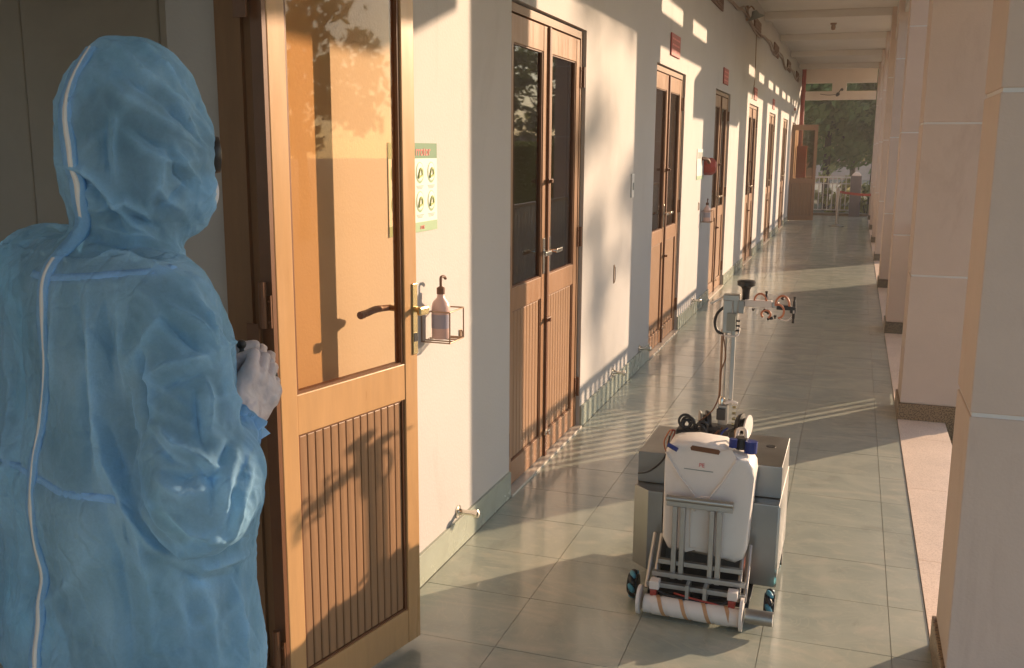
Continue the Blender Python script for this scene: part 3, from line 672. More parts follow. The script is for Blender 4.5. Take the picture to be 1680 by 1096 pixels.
for (x0, x1) in ((-.562, -.452), (-.318, -.402)):
    MB().tube([rp(x0, 3.283, .565), rp((x0+x1)/2, 3.274, .485), rp(x1, 3.268, .42), rp(x1, 3.262, .37)], .0042, n=6).build('strap', MT['white'], rb, smooth=True)
# T frame
MB().box(*sorted((rp(-.545, 0, 0)[0], rp(-.318, 0, 0)[0])), -.187, -.152, .388, .416, bev=.002).build('cross_bar', MT['alu'], rb)
MB().cyl(rp(-.545, 3.232, .418), rp(-.318, 3.232, .418), .011, n=12).build('cross_tube', MT['alu'], rb, auto=40)
for x in (-.515, -.488, -.388, -.362): MB().box(rp(x, 0, 0)[0]-.0085, rp(x, 0, 0)[0]+.0085, -.185, -.160, .12, .387, bev=.0015).build('upright', MT['alu'], rb)
for (y0, z0, x0, x1) in ((3.22, .130, -.585, -.265), (3.20, .098, -.60, -.26), (3.25, .165, -.57, -.28)):
    MB().box(rp(x0, 0, 0)[0], rp(x1, 0, 0)[0], y0-3.42, y0-3.42+.02, z0, z0+.016, bev=.001).build('chassis_bar', MT['alu'], rb)
for x in (-.60, -.575, -.285, -.262):
    MB().tube([rp(x, 3.20, .09), rp(x, 3.34, .24)], .007, sub=1).build('chassis_strut', MT['alu'], rb)
for x in (-.46, -.40): MB().box(rp(x, 0, 0)[0], rp(x, 0, 0)[0]+.012, -.245, -.17, .075, .13).build('bracket', MT['alu'], rb)
MB().box(rp(-.60, 0, 0)[0], rp(-.25, 0, 0)[0], -.19, .3, .055, .07).build('base_plate', MT['black'], rb)
MB().tube([rp(-.58, 3.21, .115), rp(-.54, 3.185, .085), rp(-.42, 3.18, .077), rp(-.33, 3.185, .080), rp(-.30, 3.21, .11)], .006, n=8).build('drive_belt', MT['black'], rb, smooth=True)
MB().tube([rp(-.50, 3.19, .09), rp(-.42, 3.175, .085), rp(-.34, 3.18, .075), rp(-.27, 3.2, .06)], .0035, n=6).build('wire', MT['red'], rb, smooth=True)
# roller with spiral
ra, rbb = Vector(rp(-.600, 3.175, .045)), Vector(rp(-.275, 3.175, .042)); ax = (rbb-ra).normalized()
mb = MB(); u = Vector((0, 1, 0)); v = ax.cross(u); RN = 60; KN = 28; rings = []
for i in range(RN+1):
    s_ = i/RN; c = ra+(rbb-ra)*s_; ring = []
    for k in range(KN):
        th = 2*math.pi*k/KN; ph = (th-s_*2*math.pi*4.2) % (2*math.pi)
        groove = 0.0035*math.exp(-((ph-math.pi)/.35)**2)
        r = .034-(groove if .1 < s_ < .9 else .0)-(.002 if s_ < .1 or s_ > .9 else 0)
        ring.append(mb.bm.verts.new(c+u*(r*math.cos(th))+v*(r*math.sin(th))))
    rings.append(ring)
mb.loft(rings)
ro = mb.build('roller', MT['white'], rb, smooth=True)
sp_ = MB(); prev = None
for i in range(15, 146):
    s_ = i/160
    th0 = s_*2*math.pi*4.2+math.pi+.35; pts_ = []
    for dth in [.14*q_ for q_ in range(9)]:
        th = th0+dth; c = ra+(rbb-ra)*s_
        pts_.append(sp_.bm.verts.new(c+u*(.0344*math.cos(th))+v*(.0344*math.sin(th))))
    if prev:
        for q in range(8): sp_.bm.faces.new([prev[q], prev[q+1], pts_[q+1], pts_[q]])
    prev = pts_
MT['rollerband'] = mat('roller_band', (.60, .33, .17), .6, var=.15, vscale=30)
sp_.build('spiral_band', MT['rollerband'], ro, smooth=True)
for x, rr in ((-.612, .050), (-.262, .056)):
    MB().cyl(rp(x, 3.175, .056), rp(x-.010, 3.175, .056), rr, n=28).build('end_plate', MT['white'], rb, auto=40)
for x in (-.585, -.318):
    MB().box(rp(x, 0, 0)[0], rp(x, 0, 0)[0]+.034, -.245, -.205, .098, .128, bev=.003).build('clamp', MT['white'], rb)
    MB().box(rp(x, 0, 0)[0]+.004, rp(x, 0, 0)[0]+.026, -.247, -.215, .066, .0975, bev=.002).build('clamp_block', MT['red'], rb)
MB().cyl(rp(-.255, 3.185, .05), rp(-.165, 3.185, .05), .025, n=20).build('roller_motor', MT['steel'], rb, auto=40)
# wheels: omni wheels with rollers
for (x, y_) in ((-.665, 3.30), (-.185, 3.30), (-.665, 3.74), (-.19, 3.74)):
    wh = MB(); wh.cyl(rp(x-.018, y_, .052), rp(x+.018, y_, .052), .036, n=20); wo = wh.build('wheel', MT['black'], rb, auto=40)
    me = None
    for k in range(10):
        th = 2*math.pi*k/10; c = Vector(rp(x, y_, .052))+Vector((0, math.cos(th), math.sin(th)))*.042
        tdir = Vector((.5, -math.sin(th)*.87, math.cos(th)*.87))
        MB().lathe(c-tdir*.017, tdir, [(.006, 0), (.0095, .01), (.0098, .017), (.0095, .024), (.006, .034)], 10).build('wheel_roller', MT['cyan'] if k % 2 else MT['black'], wo, smooth=True)
# mast
mx, my = -.402, 3.60
def q(dx, dy, z): return rp(mx+dx, my+dy, z)
def bx(name, m, dx0, dx1, dy0, dy1, z0, z1, par=None, bev=.002):
    a = q(dx0, dy0, z0); b = q(dx1, dy1, z1); return MB().box(a[0], b[0], a[1], b[1], z0, z1, bev=bev).build(name, m, par or rb)
bx('mast_base', MT['black'], -.055, .055, -.05, .05, .500, .585)
bx('pump_motor', MT['black'], -.05, -.005, -.075, -.045, .535, .600)
bx('gear_box', MT['steel'], -.022, .012, -.03, .03, .6, .675)
bx('controller', MT['black'], -.026, .006, -.042, -.031, .622, .664)
for s_ in (-1, 1):
    o = MB().lathe(q(s_*.062, -.01, .600), (s_, -.25, 0), [(.040, -.012), (.046, 0), (.046, .005), (.030, .009), (.030, .016), (.012, .018)], 26).build('reel', MT['black'], rb, auto=40)
    MB().lathe(q(s_*.084, -.015, .600), (s_, -.25, 0), [(.040, 0), (.044, .003), (.044, .007), (.012, .009)], 26).build('reel_face', MT['white'] if s_ > 0 else MT['alu'], o, auto=40)
bx('mast_profile', MT['alu'], .010, .026, -.012, .012, .675, .955)
for dx in (-.022, -.008): MB().cyl(q(dx, 0, .675), q(dx, 0, .955), .0048, n=10).build('mast_rod', MT['wire'] if dx < -.01 else MT['alu'], rb, auto=40)
MB().lathe(q(-.013, 0, .672), (0, 0, 1), [(.013, 0), (.013, .02), (.007, .03)], 14).build('coupling', MT['chrome'], rb, auto=40)
for k in range(4): MB().cyl(q(.028, -.008, .60+k*.022), q(.040, -.008, .60+k*.022), .005, n=8).build('terminal', MT['brass'], rb)
MB().tube([q(.0, -.02, .68), q(.02, -.02, .69), q(.046, -.02, .684)], .006, n=8).build('elbow', MT['white'], rb, smooth=True)
# elbow joint head
bx('head_plate', MT['alu'], -.022, .010, -.018, -.006, .945, 1.065)
bx('head_plate', MT['alu'], .012, .030, -.008, .02, .96, 1.075)
bx('head_top', MT['alu'], -.024, .034, -.02, .03, 1.065, 1.085)
bx('servo', MT['steel'], .0305, .052, -.02, .02, 1.020, 1.068)
bx('servo_body', MT['greyprint'], -.006, .026, -.030, -.0185, .955, 1.02)
MB().tube([q(-.018, -.012, 1.04), q(-.042, -.012, 1.015), q(-.050, -.012, .98), q(-.040, -.012, .95), q(-.018, -.012, .938)], .0055, n=8).build('hose_loop', MT['black'], rb, smooth=True)
MB().tube([q(-.03, -.01, .938), q(0, -.022, .934), q(.032, -.01, .938), q(.036, .01, .96)], .004, n=8).build('cable_tie', MT['white'], rb, smooth=True)
for k in range(3): MB().cyl(q(.022, -.012, .955+k*.018), q(.040, -.012, .955+k*.018), .0035, n=8).build('bolt', MT['black'], rb)
MB().lathe(q(.054, .01, 1.068), (0, 0, 1), [(.013, 0), (.014, .035), (.018, .045), (.032, .052), (.033, .066), (.028, .070)], 20).build('camera_sensor', MT['black'], rb, auto=40)
MB().tube([q(-.02, 0, 1.08), q(-.055, .01, 1.055), q(-.072, .012, 1.047)], .004, n=6).build('antenna', MT['joint'], rb, smooth=True)
bx('arm', MT['white'], .0525, .148, -.012, .012, 1.045, 1.070)
bx('arm_tip', MT['alu'], .148, .172, -.008, .008, 1.045, 1.066)
bx('manifold', MT['black'], .165, .215, -.01, .01, 1.040, 1.056)
bx('manifold', MT['black'], .212, .232, -.01, .01, 1.030, 1.052)
def arc(c0, r, a0, a1, n=7, dy=0, ey=1.): return [q(c0[0]+r*math.cos(R_(a0+(a1-a0)*k/n)), dy, c0[1]+ey*r*math.sin(R_(a0+(a1-a0)*k/n))) for k in range(n+1)]
for (cc, r, a0, a1, ey) in (((.108, 1.070), .021, 0, 180, 1.2), ((.185, 1.058), .024, -5, 185, 1.4), ((.130, 1.022), .016, -60, 230, .9), ((.172, 1.035), .020, -90, 120, 1.2)):
    MB().tube(arc(cc, r, a0, a1, 8, -.015, ey), .0038, n=8, sub=3).build('orange_hose', MT['orange'], rb, smooth=True)
MB().tube(arc((.195, 1.035), .03, -120, 10, 8, -.01, 1.1), .0028, n=8, sub=3).build('clear_hose', MT['white'], rb, smooth=True)
for (x, z, dx, dz) in ((.128, 1.075, 0, .03), (.226, 1.055, .0, .035), (.225, 1.03, 0, -.035), (.12, 1.038, .02, -.014), (.155, 1.010, -.02, -.006), (.183, 1.078, .006, .012), (.085, 1.04, 0, -.008), (.162, 1.02, 0, -.012)):
    MB().lathe(q(x, -.012, z), (dx, 0, dz), [(.0055, 0), (.0055, math.hypot(dx, dz)*.5), (.0035, math.hypot(dx, dz)*.6), (.005, math.hypot(dx, dz))], 10).build('nozzle', MT['black'], rb, auto=40)
# cable coil left, power lead
random.seed(11)
for k in range(7):
    cx, cz, r = -.520+random.uniform(-.012, .012), .615+random.uniform(-.008, .008), random.uniform(.014, .024)
    if k > 3: cx += .05; cz -= .01
    nv = Vector((random.uniform(-.5, .5), -1, random.uniform(-.5, .6))).normalized(); u1 = nv.orthogonal().normalized(); v1 = nv.cross(u1)
    MB().tube([Vector(rp(cx, 3.50, cz))+u1*r*math.cos(t*math.pi/4)+v1*r*math.sin(t*math.pi/4) for t in range(8)], .005, n=6, sub=3, close=True).build('cable_coil', MT['black'], rb, smooth=True)
MB().box(rp(-.56, 0, 0)[0], rp(-.45, 0, 0)[0], .05, .12, .5, .596, bev=.004).build('electronics_box', MT['black'], rb)
MB().tube([rp(-.485, 3.52, .62), rp(-.46, 3.54, .64), rp(-.435, 3.55, .67), rp(-.418, 3.56, .73), rp(-.42, 3.565, .80), rp(-.405, 3.57, .86), rp(-.42, 3.58, .94)], .0028, n=6).build('lead', MT['brown'], rb, smooth=True)
MB().tube([rp(-.57, 3.40, .59), rp(-.59, 3.42, .50), rp(-.64, 3.42, .445), rp(-.69, 3.45, .42)], .0035, n=6).build('lead', MT['black'], rb, smooth=True)
for k in range(3): MB().tube([rp(-.60+.012*k, 3.5, .502), rp(-.605+.014*k, 3.49, .54), rp(-.585+.01*k, 3.48, .585), rp(-.57, 3.44, .60)], .003, n=6).build('lead', MT['orange'] if k < 2 else MT['red'], rb, smooth=True)
MB().tube([rp(-.335, 3.40, .60), rp(-.33, 3.41, .635), rp(-.305, 3.39, .64), rp(-.298, 3.36, .615)], .0065, n=8).build('intake_pipe', MT['white'], rb, smooth=True)
for k in range(5):
    a_ = random.uniform(0, 6.28); MB().tube([q(-.03+.02*k, -.05, .52), q(-.05+.025*k, -.09, .56+.01*k), q(-.02+.02*k, -.06, .60)], .0035, n=6).build('lead', [MT['black'], MT['brown'], MT['blue'], MT['black'], MT['wire']][k], rb, smooth=True)

# ------------------------------------------------------------------ signed distance modelling (person)
def sd_cap(P, a, b, r1, r2):
    a = np.array(a, np.float32); b = np.array(b, np.float32); d = b-a; t = np.clip(((P-a)@d)/(d@d), 0, 1)
    return np.linalg.norm(P-a-t[..., None]*d, axis=-1)-(r1+(r2-r1)*t)
def sd_ell(P, c, r, M=None):
    q_ = P-np.array(c, np.float32)
    if M is not None: q_ = q_@M
    r = np.array(r, np.float32); k0 = np.linalg.norm(q_/r, axis=-1); k1 = np.linalg.norm(q_/(r*r), axis=-1)
    return k0*(k0-1)/np.maximum(k1, 1e-6)
def sd_box(P, c, h, rr, M=None):
    q_ = P-np.array(c, np.float32)
    if M is not None: q_ = q_@M
    d = np.abs(q_)-(np.array(h, np.float32)-rr); return np.linalg.norm(np.maximum(d, 0), axis=-1)+np.minimum(d.max(-1), 0)-rr
def smin(a, b, k): h = np.clip(.5+.5*(b-a)/k, 0, 1); return b+(a-b)*h-k*h*(1-h)
def surface_nets(f, lo, hi, h):
    n = [int((hi[i]-lo[i])/h)+2 for i in range(3)]
    g = np.stack(np.meshgrid(*[np.arange(n[i], dtype=np.float32)*h+lo[i] for i in range(3)], indexing='ij'), -1)
    V = np.empty(n, np.float32)
    for i in range(0, n[0], 16): V[i:i+16] = f(g[i:i+16])
    ins = V < 0
    c = [V[a:n[0]-1+a, b:n[1]-1+b, d:n[2]-1+d] for a in (0, 1) for b in (0, 1) for d in (0, 1)]
    ci = [x < 0 for x in c]; s_ = sum(x.astype(np.int8) for x in ci); act = (s_ > 0) & (s_ < 8)
    idx = -np.ones(act.shape, np.int64); A = np.argwhere(act); idx[act] = np.arange(len(A))
    off = np.array([(a, b, d) for a in (0, 1) for b in (0, 1) for d in (0, 1)], np.float32)
    vals = np.stack([x[act] for x in c], -1); acc = np.zeros((len(A), 3), np.float32); cnt = np.zeros(len(A), np.float32)
    for i in range(8):
        for j in range(i+1, 8):
            if abs(off[i]-off[j]).sum() != 1: continue
            m_ = (vals[:, i] < 0) != (vals[:, j] < 0); den = np.where(m_, vals[:, i]-vals[:, j], 1); t = np.where(m_, vals[:, i]/den, 0)
            acc += np.where(m_[:, None], off[i]+(off[j]-off[i])*t[:, None], 0); cnt += m_
    verts = (A+acc/cnt[:, None])*h+np.array(lo, np.float32)
    quads = []
    for ax in range(3):
        o1, o2 = [(1, 2), (2, 0), (0, 1)][ax]
        sl0 = [slice(None)]*3; sl1 = [slice(None)]*3; sl0[ax] = slice(0, -1); sl1[ax] = slice(1, None)
        e0 = ins[tuple(sl0)]; e1 = ins[tuple(sl1)]; cr_ = np.argwhere(e0 != e1)
        ok = (cr_[:, o1] > 0) & (cr_[:, o2] > 0) & (cr_[:, o1] < n[o1]-1) & (cr_[:, o2] < n[o2]-1); cr_ = cr_[ok]
        fl_ = e0[tuple(cr_.T)]; p = []
        for (d1, d2) in ((1, 1), (0, 1), (0, 0), (1, 0)):
            k = cr_.copy(); k[:, o1] -= d1; k[:, o2] -= d2; p.append(idx[tuple(k.T)])
        qd = np.stack(p, -1); qd[~fl_] = qd[~fl_][:, ::-1]; quads.append(qd)
    return verts, np.concatenate(quads)
def np_mesh(name, V, Q, m, parent=None, smooth_it=0):
    me = bpy.data.meshes.new(name); me.vertices.add(len(V)); me.vertices.foreach_set('co', V.astype(np.float32).ravel())
    me.loops.add(Q.size); me.loops.foreach_set('vertex_index', Q.astype(np.int32).ravel())
    me.polygons.add(len(Q)); me.polygons.foreach_set('loop_start', np.arange(len(Q), dtype=np.int32)*4)
    me.polygons.foreach_set('use_smooth', np.ones(len(Q), bool)); me.update(calc_edges=True); me.validate()
    me.materials.append(m); o = bpy.data.objects.new(name, me); COL.objects.link(o)
    if parent: o.parent = parent
    return o
def vnormals(V, Q):
    n = np.cross(V[Q[:, 2]]-V[Q[:, 0]], V[Q[:, 3]]-V[Q[:, 1]]); N = np.zeros_like(V)
    for k in range(4): np.add.at(N, Q[:, k], n)
    return N/np.maximum(np.linalg.norm(N, axis=1, keepdims=True), 1e-9)
def relax(V, Q, it):
    for _ in range(it):
        A = np.zeros_like(V); c = np.zeros(len(V))
        for a, b in ((0, 1), (1, 2), (2, 3), (3, 0)):
            np.add.at(A, Q[:, a], V[Q[:, b]]); np.add.at(A, Q[:, b], V[Q[:, a]]); np.add.at(c, Q[:, a], 1); np.add.at(c, Q[:, b], 1)
        V = V*.5+.5*A/c[:, None]
    return V

def subdiv(V, Q):
    nv = len(V); E_ = np.concatenate([Q[:, [0, 1]], Q[:, [1, 2]], Q[:, [2, 3]], Q[:, [3, 0]]]); E_.sort(axis=1)
    key = E_[:, 0]*np.int64(nv)+E_[:, 1]; uq, inv = np.unique(key, return_inverse=True); inv = inv.reshape(-1)
    mid = (V[uq//nv]+V[uq % nv])/2; cen = V[Q].mean(1); n = len(Q); e = inv.reshape(4, n)+nv; c = np.arange(n)+nv+len(uq)
    Q2 = np.concatenate([np.stack([Q[:, k], e[k], c, e[k-1]], 1) for k in range(4)])
    return np.concatenate([V, mid, cen]), Q2
# person frame: local +y forward, +x right
PX, PY, PAZ = -1.075, 1.235, R_(24)
per = empty('person', 'person in a translucent blue hooded coverall seen from behind, holding a black remote', 'person', (PX, PY, 0), -PAZ)
HA = R_(-9)   # head turned further right
HM = np.array([[math.cos(HA), -math.sin(HA), 0], [math.sin(HA), math.cos(HA), 0], [0, 0, 1]], np.float32)
def rotH(v): return (HM@np.array(v, np.float32))
HC = np.array([.0, .045, 1.580])
sh_r, el_r, wr_r = (.168, -.01, 1.36), (.262, -.015, 1.135), (.160, .085, 1.165)
sh_l, el_l, wr_l = (-.245, -.01, 1.395), (-.275, .02, 1.13), (-.12, .19, 1.155)
def coverall(P):
    f = sd_ell(P, HC+rotH((0, -.006, .044)), (.099, .112, .142), HM)                       # crown
    f = smin(f, sd_ell(P, HC+rotH((0, .036, -.022)), (.084, .086, .112), HM), .035)          # face side
    f = smin(f, sd_ell(P, HC+rotH((0, -.025, -.05)), (.086, .080, .11), HM), .05)
    f = smin(f, sd_cap(P, HC+np.array((0, -.015, -.10)), (0, -.015, 1.39), .062, .080), .035)
    t = sd_ell(P, (-.055, -.005, 1.385), (.255, .115, .085)); t = smin(t, sd_box(P, (-.045, 0, 1.19), (.233, .130, .20), .10), .06)
    t = smin(t, sd_box(P, (-.045, 0, .93), (.250, .145, .25), .12), .10); t = smin(t, sd_ell(P, (-.045, -.01, .78), (.265, .165, .16)), .08)
    for s_, (a, b, c) in ((1, (sh_r, el_r, wr_r)), (-1, (sh_l, el_l, wr_l))):
        arm = sd_cap(P, a, b, .070, .068); arm = smin(arm, sd_ell(P, np.array(b)+np.array((0, -.01, -.015)), (.074, .080, .088)), .04)
        arm = smin(arm, sd_cap(P, b, c, .070, .046), .03)
        t = smin(t, arm, .018 if s_ > 0 else .055)
    for s_ in (-1, 1):
        t = smin(t, sd_cap(P, (s_*.10, 0, .76), (s_*.115, .0, .42), .115, .092), .05); t = smin(t, sd_cap(P, (s_*.115, 0, .42), (s_*.12, -.01, .10), .092, .075), .03)
    f = smin(f, t, .032)
    fc = sd_ell(P, HC+rotH((0, .138, -.005)), (.076, .052, .085), HM)
    return np.maximum(f, -fc)
V, Q = surface_nets(coverall, (-.40, -.26, .02), (.42, .36, 1.80), .0062)
V = relax(V, Q, 2)
V, Q = subdiv(V, Q)
V = relax(V, Q, 1)
from mathutils.bvhtree import BVHTree
bvh = BVHTree.FromPolygons(V.tolist(), Q.tolist())
# folds sculpted as curves on the cloth: amplitude (m, + ridge, - crease), half width (m), points given as sight lines from the standpoint
per_M = Matrix.Translation((PX, PY, 0)) @ Matrix.Rotation(-PAZ, 4, 'Z'); per_I = per_M.inverted()
def from_view(x, y):
    o = Vector((0, 0, 1.6)); d = (cf+cr*((x-840)/1610.03)-cu*((y-548)/1610.03)).normalized()
    h = bvh.ray_cast(per_I @ o, (per_I.to_3x3() @ d).normalized()); return h[0]
FOLDS = [
 # hood
 (.007, .006, [(150, 110), (205, 160), (270, 200), (335, 245)]), (.006, .005, [(190, 75), (235, 120), (300, 170), (345, 225)]), (-.006, .006, [(170, 95), (225, 140), (290, 188), (340, 235)]),
 (.006, .005, [(225, 70), (270, 110), (320, 165), (348, 215)]), (-.006, .005, [(250, 85), (300, 140), (340, 200)]), (.005, .004, [(260, 130), (300, 180), (330, 228)]), (-.005, .004, [(270, 160), (310, 205), (335, 245)]),
 (.006, .005, [(200, 215), (235, 245), (275, 265), (320, 262)]), (-.007, .006, [(215, 210), (260, 240), (320, 255)]), (.006, .005, [(250, 300), (275, 330), (300, 345)]),
 (.006, .004, [(285, 235), (300, 270), (330, 300)]), (-.006, .004, [(275, 245), (290, 285), (318, 312)]), (.005, .004, [(240, 340), (262, 300), (268, 250)]), (-.005, .005, [(252, 350), (285, 320), (318, 290)]),
 (.010, .007, [(98, 268), (140, 280), (180, 320), (215, 370), (240, 385)]), (-.010, .008, [(110, 285), (150, 305), (190, 350), (212, 385)]), (.008, .006, [(120, 335), (165, 345), (205, 330), (235, 350), (255, 375)]),
 (-.008, .006, [(210, 350), (240, 365), (262, 372)]), (.008, .006, [(100, 360), (160, 372), (215, 388), (255, 395)]), (-.010, .008, [(98, 376), (150, 386), (210, 396), (255, 402)]), (.006, .004, [(190, 185), (185, 240), (192, 300)]), (-.005, .005, [(178, 185), (172, 245), (180, 300)]),
 # shoulder and back
 (.007, .008, [(150, 430), (200, 420), (250, 440), (300, 480)]), (-.006, .010, [(130, 410), (190, 402), (260, 425)]), (.008, .008, [(148, 470), (150, 560), (155, 640), (158, 720), (175, 820)]), (-.008, .010, [(128, 480), (130, 570), (138, 680), (150, 800)]),
 (.007, .009, [(195, 470), (205, 560), (210, 640)]), (-.007, .010, [(172, 480), (182, 570), (188, 650)]), (.006, .008, [(100, 470), (92, 560), (88, 650)]), (-.005, .009, [(35, 500), (30, 600), (28, 760), (25, 900)]), (.005, .008, [(15, 480), (12, 600), (10, 760), (5, 950)]),
 (.010, .008, [(160, 690), (175, 760), (205, 830), (250, 890), (300, 930)]), (-.010, .010, [(178, 700), (200, 770), (235, 840), (290, 900)]), (-.014, .007, [(235, 560), (228, 610), (232, 660), (238, 700)]), (.009, .008, [(262, 520), (240, 560), (215, 605)]),
 (.008, .009, [(200, 800), (225, 880), (240, 960), (250, 1060)]), (-.007, .010, [(175, 830), (195, 910), (210, 1000), (220, 1090)]), (.008, .009, [(290, 900), (330, 930), (380, 920), (410, 905)]), (-.008, .009, [(280, 925), (330, 955), (390, 945)]), (.006, .008, [(330, 940), (345, 1010), (355, 1090)]),
 (-.005, .010, [(300, 950), (312, 1010), (318, 1090)]), (.005, .009, [(60, 1000), (110, 960), (160, 900)]), (.006, .008, [(385, 950), (395, 1020), (402, 1090)]),
 # sleeve
 (.008, .005, [(275, 500), (320, 530), (352, 572)]), (-.007, .006, [(262, 520), (300, 552), (345, 592)]), (.008, .005, [(310, 480), (335, 520), (355, 570)]), (.007, .005, [(355, 575), (385, 560), (405, 548)]), (-.007, .006, [(350, 600), (385, 585), (408, 572)]),
 (.010, .006, [(235, 625), (275, 600), (320, 590), (352, 578)]), (-.009, .007, [(245, 648), (290, 625), (335, 612)]), (.010, .005, [(338, 625), (342, 660), (344, 705)]), (-.008, .006, [(322, 640), (326, 690), (332, 730)]), (.008, .005, [(325, 745), (345, 765), (370, 765)]), (-.007, .006, [(318, 760), (345, 785), (372, 782)]),
 (.008, .006, [(420, 680), (390, 740), (372, 800), (365, 860)]), (-.009, .007, [(405, 670), (375, 730), (352, 790), (348, 850)]), (.007, .006, [(440, 720), (415, 770), (392, 830), (380, 880)]), (-.007, .006, [(430, 700), (402, 755), (382, 815), (372, 870)]), (.007, .006, [(265, 790), (300, 810), (345, 800)]), (-.007, .007, [(262, 770), (300, 785), (340, 775)]),
 (.007, .006, [(280, 840), (315, 870), (360, 885)]), (.006, .005, [(370, 620), (395, 650), (425, 690)]), (-.006, .005, [(385, 610), (408, 645), (432, 680)]), (.006, .005, [(265, 700), (285, 730), (320, 745)]), (-.006, .006, [(255, 720), (280, 752), (310, 765)])]
N = vnormals(V, Q); disp = np.zeros(len(V), np.float32); plies = np.zeros(len(V), np.float32)
for amp, wd, pl in FOLDS:
    P3 = [from_view(*p_) for p_ in pl]; P3 = [np.array(p_) for p_ in P3 if p_ is not None]
    if len(P3) < 2: continue
    best = np.full(len(V), 9., np.float32); tt = np.zeros(len(V), np.float32); nseg = len(P3)-1
    c_ = np.mean(P3, 0); near = np.linalg.norm(V-c_, axis=1) < .32; Vn = V[near]; bn = best[near]; tn = tt[near]
    for k in range(nseg):
        a, b = P3[k], P3[k+1]; d_ = b-a; L2 = max(d_@d_, 1e-8); t_ = np.clip((Vn-a)@d_/L2, 0, 1); ds = np.linalg.norm(Vn-a-t_[:, None]*d_, axis=1)
        u_ = ds < bn; bn = np.where(u_, ds, bn); tn = np.where(u_, (k+t_)/nseg, tn)
    prof = np.exp(-np.abs(bn/(wd*1.0))**1.1)*np.sin(np.pi*np.clip(tn, .03, .97))**.55
    disp[near] += amp*2.1*prof; plies[near] += (.75 if amp > 0 else .35)*prof
def ridged(p): return 1-2*abs(mn.noise(p))
nz = mn.noise
for i, v in enumerate(V):
    p = Vector(v); z = p.z
    if z < .55: continue
    wn = nz(p*4+Vector((3, 1, 7))); w2 = nz(p*9+Vector((13, 4, 2)))
    d = .0028*nz(p*8+Vector((wn, 0, 5)))
    if z > 1.44:
        a_ = p-Vector(HC); q_ = Vector((a_.x*9+wn*1.2, (a_.y*.8-a_.z*.6)*17+w2*.6, (a_.y*.6+a_.z*.8)*6+wn))
        r1 = ridged(q_); d += .0042*r1+.0030*ridged(p*24+Vector((w2, wn, 0)))
    elif p.x > .185+.03*max(0, 1.4-z) or p.x < -.25 or (p.y > .13 and z > 1.0):
        q_ = Vector((p.x*8, (p.y+p.z)*14+wn*1.5, (p.z-p.y)*6+w2)); r1 = ridged(q_); d += .0055*r1+.0032*ridged(p*21+Vector((w2, wn, 0)))
    else:
        q_ = Vector((p.x*8.0+wn*1.2, p.y*8.0, z*2.0+w2*.5)); r1 = ridged(q_); d += .0045*r1+.0028*ridged(Vector((p.x*19+w2, p.y*19, z*9+wn)))
    d += .0015*ridged(p*43+Vector((w2*2, 0, wn)))
    if abs(z-1.115) < .04 and abs(p.x) < .23: d -= .004*math.exp(-((z-1.115)/.010)**2)
    disp[i] += d-.004; plies[i] += .5*max(0, w2)+.5*max(0, r1-.45)
V2 = V+N*disp[:, None]
cov = np_mesh('coverall', V2, Q, MT['fabric'], per)
at_ = cov.data.attributes.new('plies', 'FLOAT', 'POINT'); at_.data.foreach_set('value', np.clip(plies, 0, 1).astype(np.float32))
bvh = BVHTree.FromPolygons(V2.tolist(), Q.tolist())
# body inside (one continuous figure)
def bodyf(P):
    f = sd_ell(P, HC+rotH((0, .0, .020)), (.078, .096, .104), HM); f = smin(f, sd_ell(P, HC+rotH((0, .022, -.050)), (.056, .062, .072), HM), .03)
    f = smin(f, sd_cap(P, HC+rotH((0, .084, .005)), HC+rotH((0, .100, -.028)), .009, .014), .012)     # nose
    f = smin(f, sd_ell(P, HC+rotH((0, .088, -.068)), (.024, .012, .008), HM), .01)                    # mouth
    for s_ in (-1, 1):
        f = smin(f, sd_ell(P, HC+rotH((s_*.080, .0, -.005)), (.009, .020, .032), HM), .006)           # ears
        f = smin(f, -sd_ell(P, HC+rotH((s_*.03, .105, .012)), (.014, .012, .010), HM)*-1, .004)
    f = smin(f, sd_cap(P, HC+np.array((0, -.015, -.08)), (0, -.01, 1.37), .056, .062), .03)
    t = sd_ell(P, (0, -.01, 1.35), (.17, .09, .06)); t = smin(t, sd_box(P, (0, 0, 1.18), (.165, .110, .20), .09), .05); t = smin(t, sd_box(P, (0, 0, .93), (.165, .11, .16), .10), .06)
    for (a, b, c) in ((sh_r, el_r, wr_r), (sh_l, el_l, wr_l)):
        a = np.array(a)*[.92, 1, 1]; t = smin(t, sd_cap(P, a, b, .052, .042), .02); t = smin(t, sd_cap(P, b, c, .041, .028), .012)
    for s_ in (-1, 1):
        t = smin(t, sd_cap(P, (s_*.09, 0, .86), (s_*.105, .0, .46), .088, .058), .03); t = smin(t, sd_cap(P, (s_*.105, 0, .46), (s_*.11, -.01, .08), .055, .042), .02)
        t = smin(t, sd_ell(P, (s_*.11, .05, .05), (.045, .12, .045)), .02)
    return smin(f, t, .025)
Vb, Qb = surface_nets(bodyf, (-.40, -.22, -.0), (.40, .34, 1.78), .011)
body = np_mesh('body', relax(Vb, Qb, 1), Qb, MT['clothes'], per)
body.data.materials.append(MT['skin'])
body.data.materials.append(MT['hair'])
hd = [i for i, p in enumerate(body.data.polygons) if body.data.vertices[p.vertices[0]].co.z > 1.45]
for i in hd:
    c_ = body.data.vertices[body.data.polygons[i].vertices[0]].co; body.data.polygons[i].material_index = 2 if (c_.y < HC[1]+.045 and c_.z > HC[2]-.07) or c_.z > HC[2]+.06 else 1
for s_ in (-1, 1): # shoe covers
    mb = MB(); mb.sphere((s_*.118, .05, .05), 1, .062, .15, .062, n=16); mb.build('shoe_cover', MT['fabric'], per, smooth=True)

